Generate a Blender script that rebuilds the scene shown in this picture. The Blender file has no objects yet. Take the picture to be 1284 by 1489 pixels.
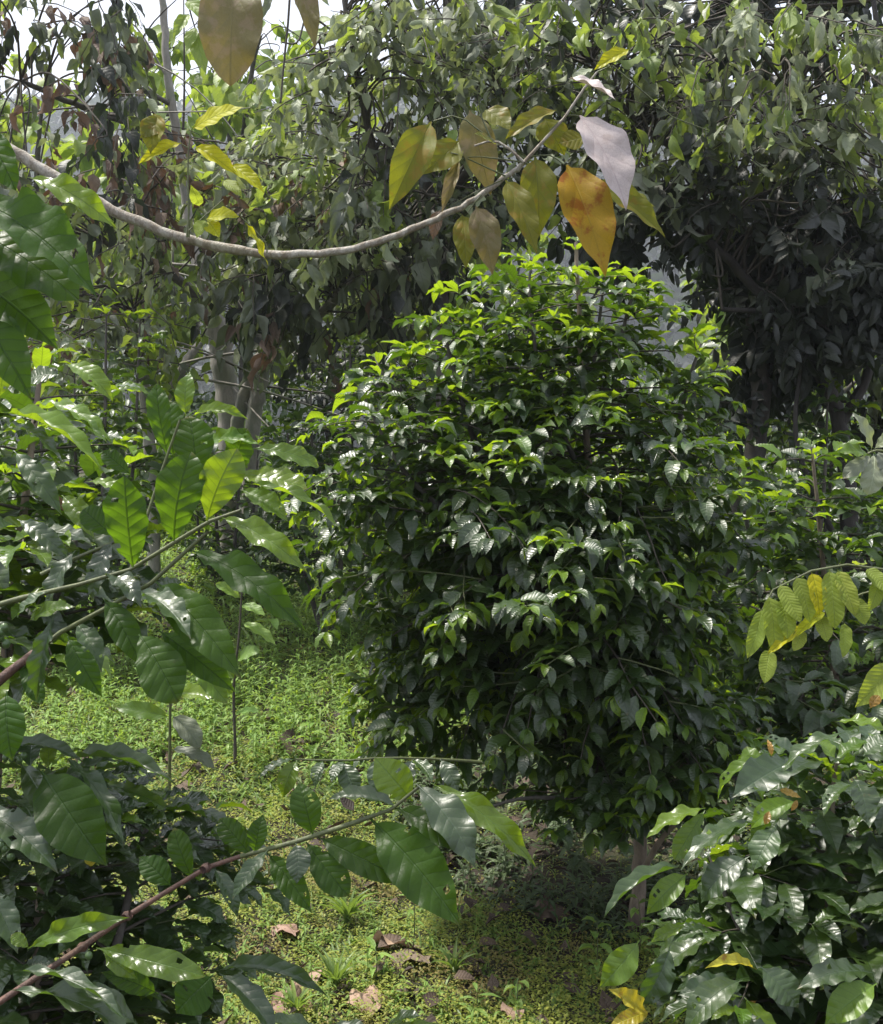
import bpy, math, random
import numpy as np
from mathutils import Matrix, Vector, noise as mnoise

R = math.radians
rng = np.random.default_rng(7)
random.seed(7)
scene = bpy.context.scene
col = scene.collection

# ------------------------------------------------------------------ camera, sky, sun, exposure
F = 1600.0
PITCH = math.atan((744.5 - 650) / F)
EYE = np.array([0.0, 0.0, 1.5])
cam_d = bpy.data.cameras.new('camera')
cam = bpy.data.objects.new('camera', cam_d)
col.objects.link(cam)
cam.location = EYE
cam.rotation_euler = (math.pi / 2 - PITCH, 0, 0)
cam_d.sensor_fit = 'HORIZONTAL'
cam_d.sensor_width = 36
cam_d.lens = 36 * F / 1284
cam_d.clip_start = 0.05
cam_d.clip_end = 3000
scene.camera = cam

SUN_EL, SUN_AZ = 66.0, -68.0        # azimuth measured from straight ahead (+Y) towards +X
w = bpy.data.worlds.new('World')
scene.world = w
w.use_nodes = True
nt = w.node_tree
bg = nt.nodes['Background']
sky = nt.nodes.new('ShaderNodeTexSky')
sky.sky_type = 'NISHITA'
sky.sun_disc = False
sky.sun_elevation = R(SUN_EL)
sky.sun_rotation = R(SUN_AZ)
sky.dust_density = 3.0
sky.air_density = 1.0
tc = nt.nodes.new('ShaderNodeTexCoord')
cn = nt.nodes.new('ShaderNodeTexNoise')
cn.inputs['Scale'].default_value = 2.2
cn.inputs['Detail'].default_value = 6
nt.links.new(tc.outputs['Generated'], cn.inputs['Vector'])
cr = nt.nodes.new('ShaderNodeMapRange')
cr.inputs['From Min'].default_value = 0.3
cr.inputs['From Max'].default_value = 0.7
cr.inputs['To Min'].default_value = 0.55
cr.inputs['To Max'].default_value = 0.95
nt.links.new(cn.outputs['Fac'], cr.inputs['Value'])
cm = nt.nodes.new('ShaderNodeMix')
cm.data_type = 'RGBA'
nt.links.new(cr.outputs['Result'], cm.inputs['Factor'])
nt.links.new(sky.outputs['Color'], cm.inputs['A'])
cm.inputs['B'].default_value = (6.9, 7.2, 8.3, 1)
nt.links.new(cm.outputs['Result'], bg.inputs['Color'])
bg.inputs['Strength'].default_value = 0.10

sun_d = bpy.data.lights.new('sun', 'SUN')
sun_d.energy = 4.6
sun_d.angle = R(6)
sun_d.color = (1.0, 0.95, 0.86)
sun = bpy.data.objects.new('sun', sun_d)
col.objects.link(sun)
sun.rotation_euler = (R(SUN_EL - 90), 0, R(-SUN_AZ))      # tilts the beam so that it comes from ahead

vs = scene.view_settings
vs.view_transform = 'Standard'
vs.look = 'None'
vs.gamma = 1
vs.exposure = 1.0
vs.use_curve_mapping = False
scene.cycles.max_bounces = 8
scene.cycles.diffuse_bounces = 3
scene.cycles.glossy_bounces = 2
scene.cycles.transmission_bounces = 6
scene.cycles.transparent_max_bounces = 4
scene.cycles.volume_bounces = 0
scene.cycles.caustics_reflective = False
scene.cycles.caustics_refractive = False
scene.cycles.sample_clamp_indirect = 4

_fw = np.array([0, math.cos(PITCH), -math.sin(PITCH)])
_up = np.array([0, math.sin(PITCH), math.cos(PITCH)])
_rt = np.array([1.0, 0, 0])


def at(px, py, D):
    """world point seen at photo pixel (px, py), D metres ahead of the camera along +Y"""
    d = _rt * ((px - 642) / F) + _up * ((744.5 - py) / F) + _fw
    return EYE + d * (D / d[1])


def project(P):
    q = P - EYE
    z = q @ _fw
    z = np.where(np.abs(z) < 1e-4, 1e-4, z)
    return 642 + F * (q @ _rt) / z, 744.5 - F * (q @ _up) / z, z


def nrm(v):
    v = np.asarray(v, float)
    return v / (np.linalg.norm(v) + 1e-12)


# ------------------------------------------------------------------ materials
class NB:
    def __init__(self, name):
        self.m = bpy.data.materials.new(name)
        self.m.use_nodes = True
        self.t = self.m.node_tree
        self.t.nodes.clear()

    def n(self, typ, **kw):
        nd = self.t.nodes.new(typ)
        for k, v in kw.items():
            setattr(nd, k, v)
        return nd

    def set(self, sock, v):
        if isinstance(v, bpy.types.NodeSocket):
            self.t.links.new(v, sock)
        elif isinstance(v, (tuple, list)) and len(v) == 3 and sock.type == 'RGBA':
            sock.default_value = (*v, 1)
        else:
            sock.default_value = v

    def math(self, op, a, b=None, c=None, clamp=False):
        nd = self.n('ShaderNodeMath', operation=op, use_clamp=clamp)
        self.set(nd.inputs[0], a)
        if b is not None:
            self.set(nd.inputs[1], b)
        if c is not None:
            self.set(nd.inputs[2], c)
        return nd.outputs[0]

    def mix(self, f, a, b, blend='MIX'):
        nd = self.n('ShaderNodeMix', data_type='RGBA', blend_type=blend)
        self.set(nd.inputs['Factor'], f)
        self.set(nd.inputs['A'], a)
        self.set(nd.inputs['B'], b)
        return nd.outputs['Result']

    def smooth(self, x, lo, hi, a=0.0, b=1.0):
        nd = self.n('ShaderNodeMapRange', interpolation_type='SMOOTHSTEP')
        self.set(nd.inputs['Value'], x)
        nd.inputs['From Min'].default_value = lo
        nd.inputs['From Max'].default_value = hi
        nd.inputs['To Min'].default_value = a
        nd.inputs['To Max'].default_value = b
        return nd.outputs['Result']

    def noise(self, scale, detail=3, rough=0.5, vec=None):
        nd = self.n('ShaderNodeTexNoise')
        if vec is not None:
            self.set(nd.inputs['Vector'], vec)
        nd.inputs['Scale'].default_value = scale
        nd.inputs['Detail'].default_value = detail
        nd.inputs['Roughness'].default_value = rough
        return nd.outputs['Fac']


MATS = {}


def leaf_mat(name, a, b, under, trans, rough=0.35, tamt=0.35, nv=9.0, vein=None, vamt=0.5,
             bump=0.5, spot=None, spec=0.5, slope=0.7, vary=0.3, dust=None):
    B = NB(name)
    geo = B.n('ShaderNodeNewGeometry')
    oi = B.n('ShaderNodeObjectInfo')
    rnd = B.math('FRACT', B.math('ADD', oi.outputs['Random'], geo.outputs['Random Per Island']))
    rnd2 = B.math('FRACT', B.math('MULTIPLY', rnd, 7.31))
    rnd3 = B.math('FRACT', B.math('MULTIPLY', rnd, 13.7))
    uv = B.n('ShaderNodeUVMap')
    sp = B.n('ShaderNodeSeparateXYZ')
    B.set(sp.inputs[0], uv.outputs[0])
    u = B.math('ABSOLUTE', B.math('SUBTRACT', sp.outputs[0], 0.5))
    v = sp.outputs[1]
    mid = B.smooth(u, 0.004, 0.014, 1, 0)
    ph = B.math('MULTIPLY', B.math('SUBTRACT', v, B.math('MULTIPLY', u, slope)), nv)
    fr = B.math('MULTIPLY', B.math('ABSOLUTE', B.math('SUBTRACT', B.math('FRACT', ph), 0.5)), 2.0)
    lat = B.smooth(fr, 0.80, 0.98)
    veins = B.math('MAXIMUM', mid, B.math('MULTIPLY', lat, 0.55))
    base = B.mix(rnd, a, b)
    hsv = B.n('ShaderNodeHueSaturation')
    B.set(hsv.inputs['Color'], base)
    B.set(hsv.inputs['Value'], B.math('ADD', 1 - vary, B.math('MULTIPLY', rnd2, 2 * vary)))
    B.set(hsv.inputs['Hue'], B.math('ADD', 0.488, B.math('MULTIPLY', rnd3, 0.024)))
    c = hsv.outputs[0]
    nz = B.noise(45, 4, 0.6, geo.outputs['Position'])
    c = B.mix(B.smooth(nz, 0.35, 0.7, 0, 0.35), c, B.mix(0.5, c, b))
    fine = B.noise(330, 3, 0.7, geo.outputs['Position'])
    c = B.mix(B.smooth(fine, 0.40, 0.66, 0, 0.38), c, B.mix(0.5, c, (0, 0, 0)))
    edge = B.smooth(B.math('ADD', v, B.math('MULTIPLY', B.noise(30, 3, 0.6, geo.outputs['Position']), 0.3)), 1.08, 1.18, 0, 0.7)
    c = B.mix(edge, c, (0.13, 0.085, 0.03))
    tcol = B.mix(rnd2, trans, B.mix(0.35, trans, tuple(x * 0.55 for x in trans)))
    if spot:
        sc, s_c, thr, amt = spot
        sn = B.noise(sc, 4, 0.65, geo.outputs['Position'])
        sf = B.smooth(sn, thr, thr + 0.13, 0, amt)
        c = B.mix(sf, c, s_c)
        tcol = B.mix(sf, tcol, s_c)
    if dust:
        dn = B.noise(9, 3, 0.6, geo.outputs['Position'])
        c = B.mix(B.smooth(dn, 0.35, 0.75, 0.15 * dust[1], dust[1]), c, dust[0])
    vc = vein if vein else tuple(min(1, x * 2.2 + 0.03) for x in a)
    c = B.mix(B.math('MULTIPLY', veins, vamt), c, vc)
    uc = B.mix(B.math('MULTIPLY', veins, vamt), B.mix(0.3, under, c), vc)
    c = B.mix(geo.outputs['Backfacing'], c, uc)
    # cell relief between the side veins
    h = B.math('ADD', B.math('MULTIPLY', B.math('POWER', fr, 2.0), -0.6), B.math('MULTIPLY', mid, -0.8))
    h = B.math('ADD', h, B.math('MULTIPLY', B.noise(160, 2, 0.5, geo.outputs['Position']), 0.5))
    bp = B.n('ShaderNodeBump')
    bp.inputs['Strength'].default_value = bump
    bp.inputs['Distance'].default_value = 0.0022
    B.set(bp.inputs['Height'], h)
    pr = B.n('ShaderNodeBsdfPrincipled')
    B.set(pr.inputs['Base Color'], c)
    B.set(pr.inputs['Roughness'], B.math('ADD', B.math('ADD', rough - 0.08, B.math('MULTIPLY', rnd3, 0.16)),
                                         B.math('MULTIPLY', geo.outputs['Backfacing'], 0.25)))
    pr.inputs['Specular IOR Level'].default_value = spec
    B.set(pr.inputs['Normal'], bp.outputs[0])
    tr = B.n('ShaderNodeBsdfTranslucent')
    B.set(tr.inputs['Color'], B.mix(B.math('MULTIPLY', veins, 0.8), tcol, tuple(x * 0.3 for x in trans)))
    B.set(tr.inputs['Normal'], bp.outputs[0])
    ms = B.n('ShaderNodeMixShader')
    ms.inputs[0].default_value = tamt
    B.set(ms.inputs[1], pr.outputs[0])
    B.set(ms.inputs[2], tr.outputs[0])
    out = B.n('ShaderNodeOutputMaterial')
    B.set(out.inputs[0], ms.outputs[0])
    MATS[name] = B.m
    return B.m


def bark_mat(name, a, b, scale=14, rough=0.85, bump=0.6, moss=None, rings=False):
    B = NB(name)
    geo = B.n('ShaderNodeNewGeometry')
    mp = B.n('ShaderNodeMapping')
    mp.inputs['Scale'].default_value = (1, 1, 0.35)
    B.set(mp.inputs['Vector'], geo.outputs['Position'])
    n1 = B.noise(scale, 6, 0.65, mp.outputs[0])
    n2 = B.noise(scale * 6, 4, 0.6, mp.outputs[0])
    c = B.mix(B.smooth(n1, 0.35, 0.65), a, b)
    c = B.mix(B.smooth(n2, 0.5, 0.8, 0, 0.5), c, tuple(x * 0.4 for x in a))
    if moss:
        c = B.mix(B.smooth(B.noise(5, 3, 0.5, geo.outputs['Position']), 0.5, 0.65, 0, 0.6), c, moss)
    h = B.math('ADD', B.math('MULTIPLY', n1, 0.8), B.math('MULTIPLY', n2, 0.5))
    bp = B.n('ShaderNodeBump')
    bp.inputs['Strength'].default_value = bump
    bp.inputs['Distance'].default_value = 0.01
    B.set(bp.inputs['Height'], h)
    pr = B.n('ShaderNodeBsdfPrincipled')
    B.set(pr.inputs['Base Color'], c)
    pr.inputs['Roughness'].default_value = rough
    B.set(pr.inputs['Normal'], bp.outputs[0])
    out = B.n('ShaderNodeOutputMaterial')
    B.set(out.inputs[0], pr.outputs[0])
    MATS[name] = B.m
    return B.m


# coffee
leaf_mat('coffee_leaf', (0.014, 0.034, 0.007), (0.040, 0.074, 0.013), (0.06, 0.10, 0.028), (0.17, 0.32, 0.012), spot=(55, (0.11, 0.085, 0.02), 0.66, 0.7),
         rough=0.40, tamt=0.24, nv=9, vamt=0.35, bump=0.42, spec=0.8)
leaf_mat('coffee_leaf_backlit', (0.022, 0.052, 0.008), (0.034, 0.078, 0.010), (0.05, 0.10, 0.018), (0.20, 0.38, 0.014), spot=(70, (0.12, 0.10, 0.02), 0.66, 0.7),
         rough=0.46, tamt=0.45, nv=9, vamt=0.3, bump=0.7, spec=0.25, vary=0.2)  # variant of coffee_leaf with the look of light from behind put into it
leaf_mat('coffee_leaf_fresh', (0.065, 0.13, 0.014), (0.12, 0.19, 0.018), (0.13, 0.20, 0.03), (0.42, 0.60, 0.02),
         rough=0.34, tamt=0.42, nv=9, vamt=0.3, bump=0.35, spec=0.5)
leaf_mat('coffee_leaf_yellow', (0.30, 0.30, 0.03), (0.45, 0.36, 0.03), (0.35, 0.32, 0.06), (0.7, 0.55, 0.03),
         rough=0.4, tamt=0.35, nv=9, vamt=0.3, spot=(40, (0.25, 0.10, 0.02), 0.55, 0.8))
leaf_mat('coffee_tip_bronze', (0.35, 0.17, 0.04), (0.42, 0.26, 0.05), (0.3, 0.18, 0.05), (0.6, 0.35, 0.05),
         rough=0.35, tamt=0.3, nv=9, vamt=0.2)
# the shade trees
leaf_mat('dusty_leaf', (0.06, 0.078, 0.048), (0.15, 0.17, 0.11), (0.13, 0.15, 0.10), (0.20, 0.26, 0.06),
         rough=0.52, tamt=0.25, nv=6, slope=1.2, vamt=0.45, dust=((0.26, 0.27, 0.21), 0.5), spec=0.45)
leaf_mat('dusty_leaf_pale', (0.20, 0.24, 0.14), (0.32, 0.36, 0.22), (0.30, 0.34, 0.22), (0.38, 0.45, 0.14),
         rough=0.5, tamt=0.3, nv=6, slope=1.2, vamt=0.5, dust=((0.34, 0.35, 0.27), 0.5), spec=0.45)
leaf_mat('dusty_leaf_green', (0.12, 0.19, 0.03), (0.20, 0.27, 0.05), (0.18, 0.24, 0.08), (0.48, 0.62, 0.07),
         rough=0.5, tamt=0.38, nv=6, slope=1.2, vamt=0.4)
leaf_mat('dry_leaf', (0.12, 0.08, 0.055), (0.24, 0.18, 0.13), (0.24, 0.16, 0.11), (0.25, 0.12, 0.05),
         rough=0.75, tamt=0.15, nv=6, slope=1.2, vamt=0.35, bump=1.0)
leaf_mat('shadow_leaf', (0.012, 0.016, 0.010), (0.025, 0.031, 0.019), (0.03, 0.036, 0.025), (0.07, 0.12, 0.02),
         rough=0.45, tamt=0.18, nv=7, slope=1.0, vamt=0.3, spec=0.5)  # leaf colour darkened to carry the shade these crowns stand in
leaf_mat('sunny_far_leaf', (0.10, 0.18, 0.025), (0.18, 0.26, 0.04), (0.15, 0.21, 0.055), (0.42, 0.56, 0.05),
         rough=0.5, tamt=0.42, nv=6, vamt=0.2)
# the big hanging leaves
leaf_mat('olive_leaf', (0.10, 0.115, 0.012), (0.16, 0.145, 0.014), (0.14, 0.145, 0.03), (0.40, 0.42, 0.02),
         spec=0.25, rough=0.55, tamt=0.34, nv=5, slope=1.3, vamt=0.3, spot=(28, (0.26, 0.15, 0.02), 0.52, 0.5), vary=0.15)
leaf_mat('rusty_leaf', (0.27, 0.20, 0.012), (0.36, 0.22, 0.012), (0.30, 0.22, 0.03), (0.60, 0.42, 0.02),
         spec=0.25, rough=0.55, tamt=0.32, nv=5, slope=1.3, vamt=0.2, spot=(22, (0.26, 0.08, 0.008), 0.50, 0.85), vary=0.1)
leaf_mat('pale_pink_leaf', (0.44, 0.37, 0.36), (0.50, 0.44, 0.40), (0.46, 0.40, 0.37), (0.5, 0.4, 0.3), spot=(14, (0.34, 0.27, 0.24), 0.5, 0.7),
         rough=0.42, tamt=0.14, nv=5, slope=1.3, vamt=0.25, vein=(0.42, 0.3, 0.3), spec=0.6, vary=0.05)
leaf_mat('brown_olive_leaf', (0.13, 0.11, 0.03), (0.16, 0.14, 0.045), (0.22, 0.19, 0.10), (0.35, 0.27, 0.06),
         rough=0.55, tamt=0.25, nv=5, slope=1.3, vamt=0.3, spot=(30, (0.28, 0.2, 0.12), 0.5, 0.5), vary=0.15)
leaf_mat('lemon_leaf', (0.36, 0.38, 0.008), (0.44, 0.42, 0.01), (0.40, 0.40, 0.02), (0.80, 0.76, 0.02),
         spec=0.25, rough=0.5, tamt=0.42, nv=7, slope=1.0, vamt=0.5, vein=(0.2, 0.27, 0.02), vary=0.1)
leaf_mat('lime_leaf', (0.17, 0.23, 0.035), (0.24, 0.29, 0.05), (0.24, 0.30, 0.09), (0.55, 0.66, 0.05),
         spec=0.25, rough=0.55, tamt=0.42, nv=12, slope=0.8, vamt=0.3, vary=0.12)
# herbs and litter
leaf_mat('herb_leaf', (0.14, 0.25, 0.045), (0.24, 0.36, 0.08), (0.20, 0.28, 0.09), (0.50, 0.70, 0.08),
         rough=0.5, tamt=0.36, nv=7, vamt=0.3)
leaf_mat('grass_leaf', (0.10, 0.17, 0.035), (0.17, 0.25, 0.06), (0.14, 0.2, 0.06), (0.34, 0.50, 0.06), rough=0.5, tamt=0.3, nv=1, vamt=0.2)
leaf_mat('moss_leaf', (0.22, 0.28, 0.045), (0.33, 0.35, 0.065), (0.18, 0.22, 0.06), (0.50, 0.55, 0.06),
         rough=0.6, tamt=0.35, nv=4, vamt=0.0, bump=0.1, spot=(2.6, (0.22, 0.16, 0.06), 0.50, 0.8), vary=0.22)
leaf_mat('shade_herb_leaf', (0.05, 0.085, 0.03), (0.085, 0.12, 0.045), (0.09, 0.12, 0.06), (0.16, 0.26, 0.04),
         rough=0.5, tamt=0.28, nv=6, vamt=0.3)  # darker copy of herb_leaf, shade under the bushes put into its colour
leaf_mat('fallen_pink_leaf', (0.34, 0.22, 0.16), (0.44, 0.31, 0.22), (0.42, 0.3, 0.24), (0.3, 0.15, 0.08),
         rough=0.7, tamt=0.1, nv=7, vamt=0.3, vein=(0.25, 0.14, 0.1), bump=0.9, vary=0.1)
leaf_mat('litter_leaf', (0.045, 0.032, 0.022), (0.10, 0.068, 0.045), (0.12, 0.08, 0.06), (0.08, 0.04, 0.02),
         rough=0.8, tamt=0.08, nv=7, vamt=0.2, bump=0.9, vary=0.4)
# wood
bark_mat('grey_bark', (0.33, 0.30, 0.26), (0.20, 0.19, 0.16), 16, moss=(0.14, 0.16, 0.10))
bark_mat('pale_branch_bark', (0.46, 0.43, 0.37), (0.24, 0.20, 0.15), 50, bump=0.9)
bark_mat('dark_bark', (0.10, 0.09, 0.075), (0.06, 0.052, 0.045), 18)
bark_mat('black_bark', (0.05, 0.044, 0.038), (0.032, 0.028, 0.025), 18, bump=1.0)
bark_mat('coffee_bark', (0.24, 0.19, 0.14), (0.13, 0.10, 0.075), 25)
bark_mat('green_twig', (0.11, 0.13, 0.045), (0.075, 0.085, 0.035), 60, rough=0.5, bump=0.3)
bark_mat('red_twig', (0.15, 0.08, 0.055), (0.09, 0.05, 0.038), 60, rough=0.55, bump=0.6)
bark_mat('dark_twig', (0.05, 0.042, 0.034), (0.08, 0.068, 0.05), 60, bump=0.3)
bark_mat('cherry_skin', (0.045, 0.085, 0.025), (0.065, 0.11, 0.035), 30, rough=0.3, bump=0.05)

# ------------------------------------------------------------------ leaf shapes (unit length, +Y along, +Z top side)
PROFILE = {
    'coffee': ([0, .05, .15, .3, .45, .6, .75, .86, .93, 1], [.012, .05, .125, .19, .215, .20, .145, .075, .03, 0]),
    'ovate': ([0, .04, .12, .25, .4, .6, .8, .92, 1], [.02, .14, .24, .30, .285, .215, .11, .04, 0]),
    'coffee_broad': ([0, .06, .18, .35, .55, .72, .85, .94, 1], [.012, .05, .12, .19, .24, .235, .17, .09, 0]),
    'poplar': ([0, .06, .15, .3, .45, .6, .75, .88, .95, 1], [.03, .14, .22, .285, .29, .25, .17, .075, .03, 0]),
    'lance': ([0, .1, .3, .5, .75, 1], [.02, .07, .12, .115, .06, 0]),
    'round': ([0, .06, .2, .4, .6, .8, .93, 1], [.015, .15, .28, .35, .34, .25, .12, 0]),
    'leaflet': ([0, .06, .2, .45, .7, .88, 1], [.01, .10, .17, .195, .17, .09, 0]),
}


def leaf_shape(prof, r, nl, nw, droop=0.8, fold=0.35, wave=0.05, nwave=4, pet=0.1, lobe=0.0, twist=0.25, ragged=0.0):
    tx, wx = PROFILE[prof]
    rows = ([(-pet, 0.009)] if pet > 0 else [])
    tt = np.linspace(0, 1, nl + 1)
    tt = 1 - (1 - tt) ** 1.0
    for t in tt:
        wd = np.interp(t, tx, wx)
        if lobe:
            wd *= 1 - lobe + lobe * 1.5 * abs(math.sin(math.pi * (t * 2.6 + 0.15))) ** 1.3
        if ragged:
            wd *= 1 + r.uniform(-ragged, ragged)
        rows.append((t, wd))
    ang0 = r.uniform(0.05, 0.25)
    y = z = 0.0
    prev = None
    V, UV = [], []
    us = np.linspace(-1, 1, nw + 1)
    ph = r.uniform(0, 6.28)
    bend = r.uniform(-0.12, 0.12)
    tw0 = r.uniform(-twist, twist)
    for t, wd in rows:
        ang = ang0 - droop * max(t, 0) ** 1.2
        if prev is not None:
            d = t - prev
            y += d * math.cos(ang)
            z += d * math.sin(ang)
        prev = t
        tw = tw0 * max(t, 0)
        for u in us:
            x = u * wd
            zz = abs(x) * math.tan(fold) + wave * (abs(u) ** 1.5) * math.sin(2 * math.pi * nwave * t + ph + (1.3 if u > 0 else 0)) * min(1, wd * 8)
            yy = y
            # surface offset along the local normal
            cx = x * math.cos(tw) - zz * math.sin(tw)
            cz = x * math.sin(tw) + zz * math.cos(tw)
            V.append((cx + bend * max(t, 0) ** 2, yy - math.sin(ang) * cz, z + math.cos(ang) * cz))
            UV.append((x + 0.5, t))
    Fq = []
    nr = len(rows)
    for i in range(nr - 1):
        for j in range(nw):
            a = i * (nw + 1) + j
            Fq.append((a, a + 1, a + nw + 2, a + nw + 1))
    V = np.array(V)
    if pet > 0:
        V = V - V[nw // 2]
    return V, np.array(Fq, int), np.array(UV)


def join_shapes(parts):
    V, Fq, UV = [], [], []
    off = 0
    for v, f, uv in parts:
        V.append(v); Fq.append(f + off); UV.append(uv)
        off += len(v)
    return np.vstack(V), np.vstack(Fq), np.vstack(UV)


def rotm(ax, ay, az):
    cx, sx, cy, sy, cz, sz = math.cos(ax), math.sin(ax), math.cos(ay), math.sin(ay), math.cos(az), math.sin(az)
    X = np.array([[1, 0, 0], [0, cx, -sx], [0, sx, cx]])
    Y = np.array([[cy, 0, sy], [0, 1, 0], [-sy, 0, cy]])
    Z = np.array([[cz, -sz, 0], [sz, cz, 0], [0, 0, 1]])
    return Z @ Y @ X


def pinnate_shape(r, pairs=5, nl=4):
    """one compound leaf: leaflets in pairs on an arching stalk, unit length"""
    parts = []
    pts = []
    y = z = 0
    for k in range(pairs + 2):
        pts.append((0, y, z))
        a = 0.3 - 1.2 * k / (pairs + 1)
        y += math.cos(a) / (pairs + 2)
        z += math.sin(a) / (pairs + 2)
    pts = np.array(pts)
    v, f = tube_np(pts, np.linspace(0.009, 0.004, len(pts)), 3)
    parts.append((v, f, np.column_stack([np.full(len(v), .5), np.full(len(v), .2)])))
    for k in range(1, pairs + 2):
        for s in ((-1, 1) if k <= pairs else (0,)):
            lv, lf, luv = leaf_shape('leaflet', r, nl, 2, droop=r.uniform(.5, 1.1), fold=.3, wave=.03, pet=0)
            L = r.uniform(.30, .38)
            M = rotm(r.uniform(-.7, -.2), s * r.uniform(-.3, .2), -s * r.uniform(.9, 1.3))
            parts.append(((lv * L) @ M.T + pts[k], lf, luv))
    return join_shapes(parts)


def tube_np(P, rad, sides=6, cap=True):
    P = np.asarray(P, float)
    n = len(P)
    T = np.gradient(P, axis=0)
    T /= np.linalg.norm(T, axis=1)[:, None] + 1e-12
    ref = np.array([0.0, 0, 1]) if abs(T[0][2]) < 0.8 else np.array([1.0, 0, 0])
    V = np.zeros((n * sides, 3))
    a = np.linspace(0, 2 * math.pi, sides, endpoint=False)
    X = nrm(np.cross(T[0], ref))
    for i in range(n):
        X = nrm(X - T[i] * (X @ T[i]))
        Y = np.cross(T[i], X)
        V[i * sides:(i + 1) * sides] = P[i] + rad[i] * (np.outer(np.cos(a), X) + np.outer(np.sin(a), Y))
    Fq = []
    for i in range(n - 1):
        for j in range(sides):
            k = (j + 1) % sides
            Fq.append((i * sides + j, i * sides + k, (i + 1) * sides + k, (i + 1) * sides + j))
    return V, np.array(Fq, int)


def curve_pts(ctrl, n):
    """smooth polyline through control points (Catmull-Rom)"""
    c = np.asarray(ctrl, float)
    if len(c) == 2:
        return c[0] + (c[1] - c[0]) * np.linspace(0, 1, n)[:, None]
    c = np.vstack([2 * c[0] - c[1], c, 2 * c[-1] - c[-2]])
    m = len(c) - 3
    out = []
    for s in np.linspace(0, m - 1e-6, n):
        i = int(s)
        t = s - i
        p0, p1, p2, p3 = c[i:i + 4]
        out.append(0.5 * ((2 * p1) + (-p0 + p2) * t + (2 * p0 - 5 * p1 + 4 * p2 - p3) * t * t + (-p0 + 3 * p1 - 3 * p2 + p3) * t ** 3))
    return np.array(out)


class MB:
    def __init__(self):
        self.V, self.Fq, self.UV, self.MI, self.off = [], [], [], [], 0

    def add(self, v, f, uv=None, mi=0):
        self.V.append(v); self.Fq.append(f + self.off)
        self.UV.append(uv if uv is not None else np.zeros((len(v), 2)))
        self.MI.append(np.full(len(f), mi, np.int32))
        self.off += len(v)

    def tube(self, P, rad, sides=6, mi=0):
        v, f = tube_np(P, rad, sides)
        self.add(v, f, None, mi)

    def mesh(self, name, mats):
        V = np.vstack(self.V); Fq = np.vstack(self.Fq); UV = np.vstack(self.UV); MI = np.concatenate(self.MI)
        me = bpy.data.meshes.new(name)
        n = len(Fq)
        me.vertices.add(len(V))
        me.vertices.foreach_set('co', V.astype(np.float32).ravel())
        me.loops.add(n * 4)
        li = Fq.astype(np.int32).ravel()
        me.loops.foreach_set('vertex_index', li)
        me.polygons.add(n)
        me.polygons.foreach_set('loop_start', np.arange(0, n * 4, 4, dtype=np.int32))
        for m in mats:
            me.materials.append(MATS[m])
        me.polygons.foreach_set('material_index', MI)
        uvl = me.uv_layers.new(name='UVMap')
        uvl.data.foreach_set('uv', UV[li].astype(np.float32).ravel())
        me.update(calc_edges=True)
        me.validate()
        me.polygons.foreach_set('use_smooth', np.ones(len(me.polygons), bool))
        return me

    def build(self, name, mats, parent=None, local=False):
        if not self.V:
            return None
        me = self.mesh(name, mats)
        o = bpy.data.objects.new(name, me)
        col.objects.link(o)
        if parent is not None:
            o.parent = parent
            if not local:
                o.location = -np.array(parent.location)
        return o


SH = {}


def shapes(key, fn, n=5):
    SH[key] = [fn(random.Random(hash(key) % 1000 + 31 * i + len(key))) for i in range(n)]


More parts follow.
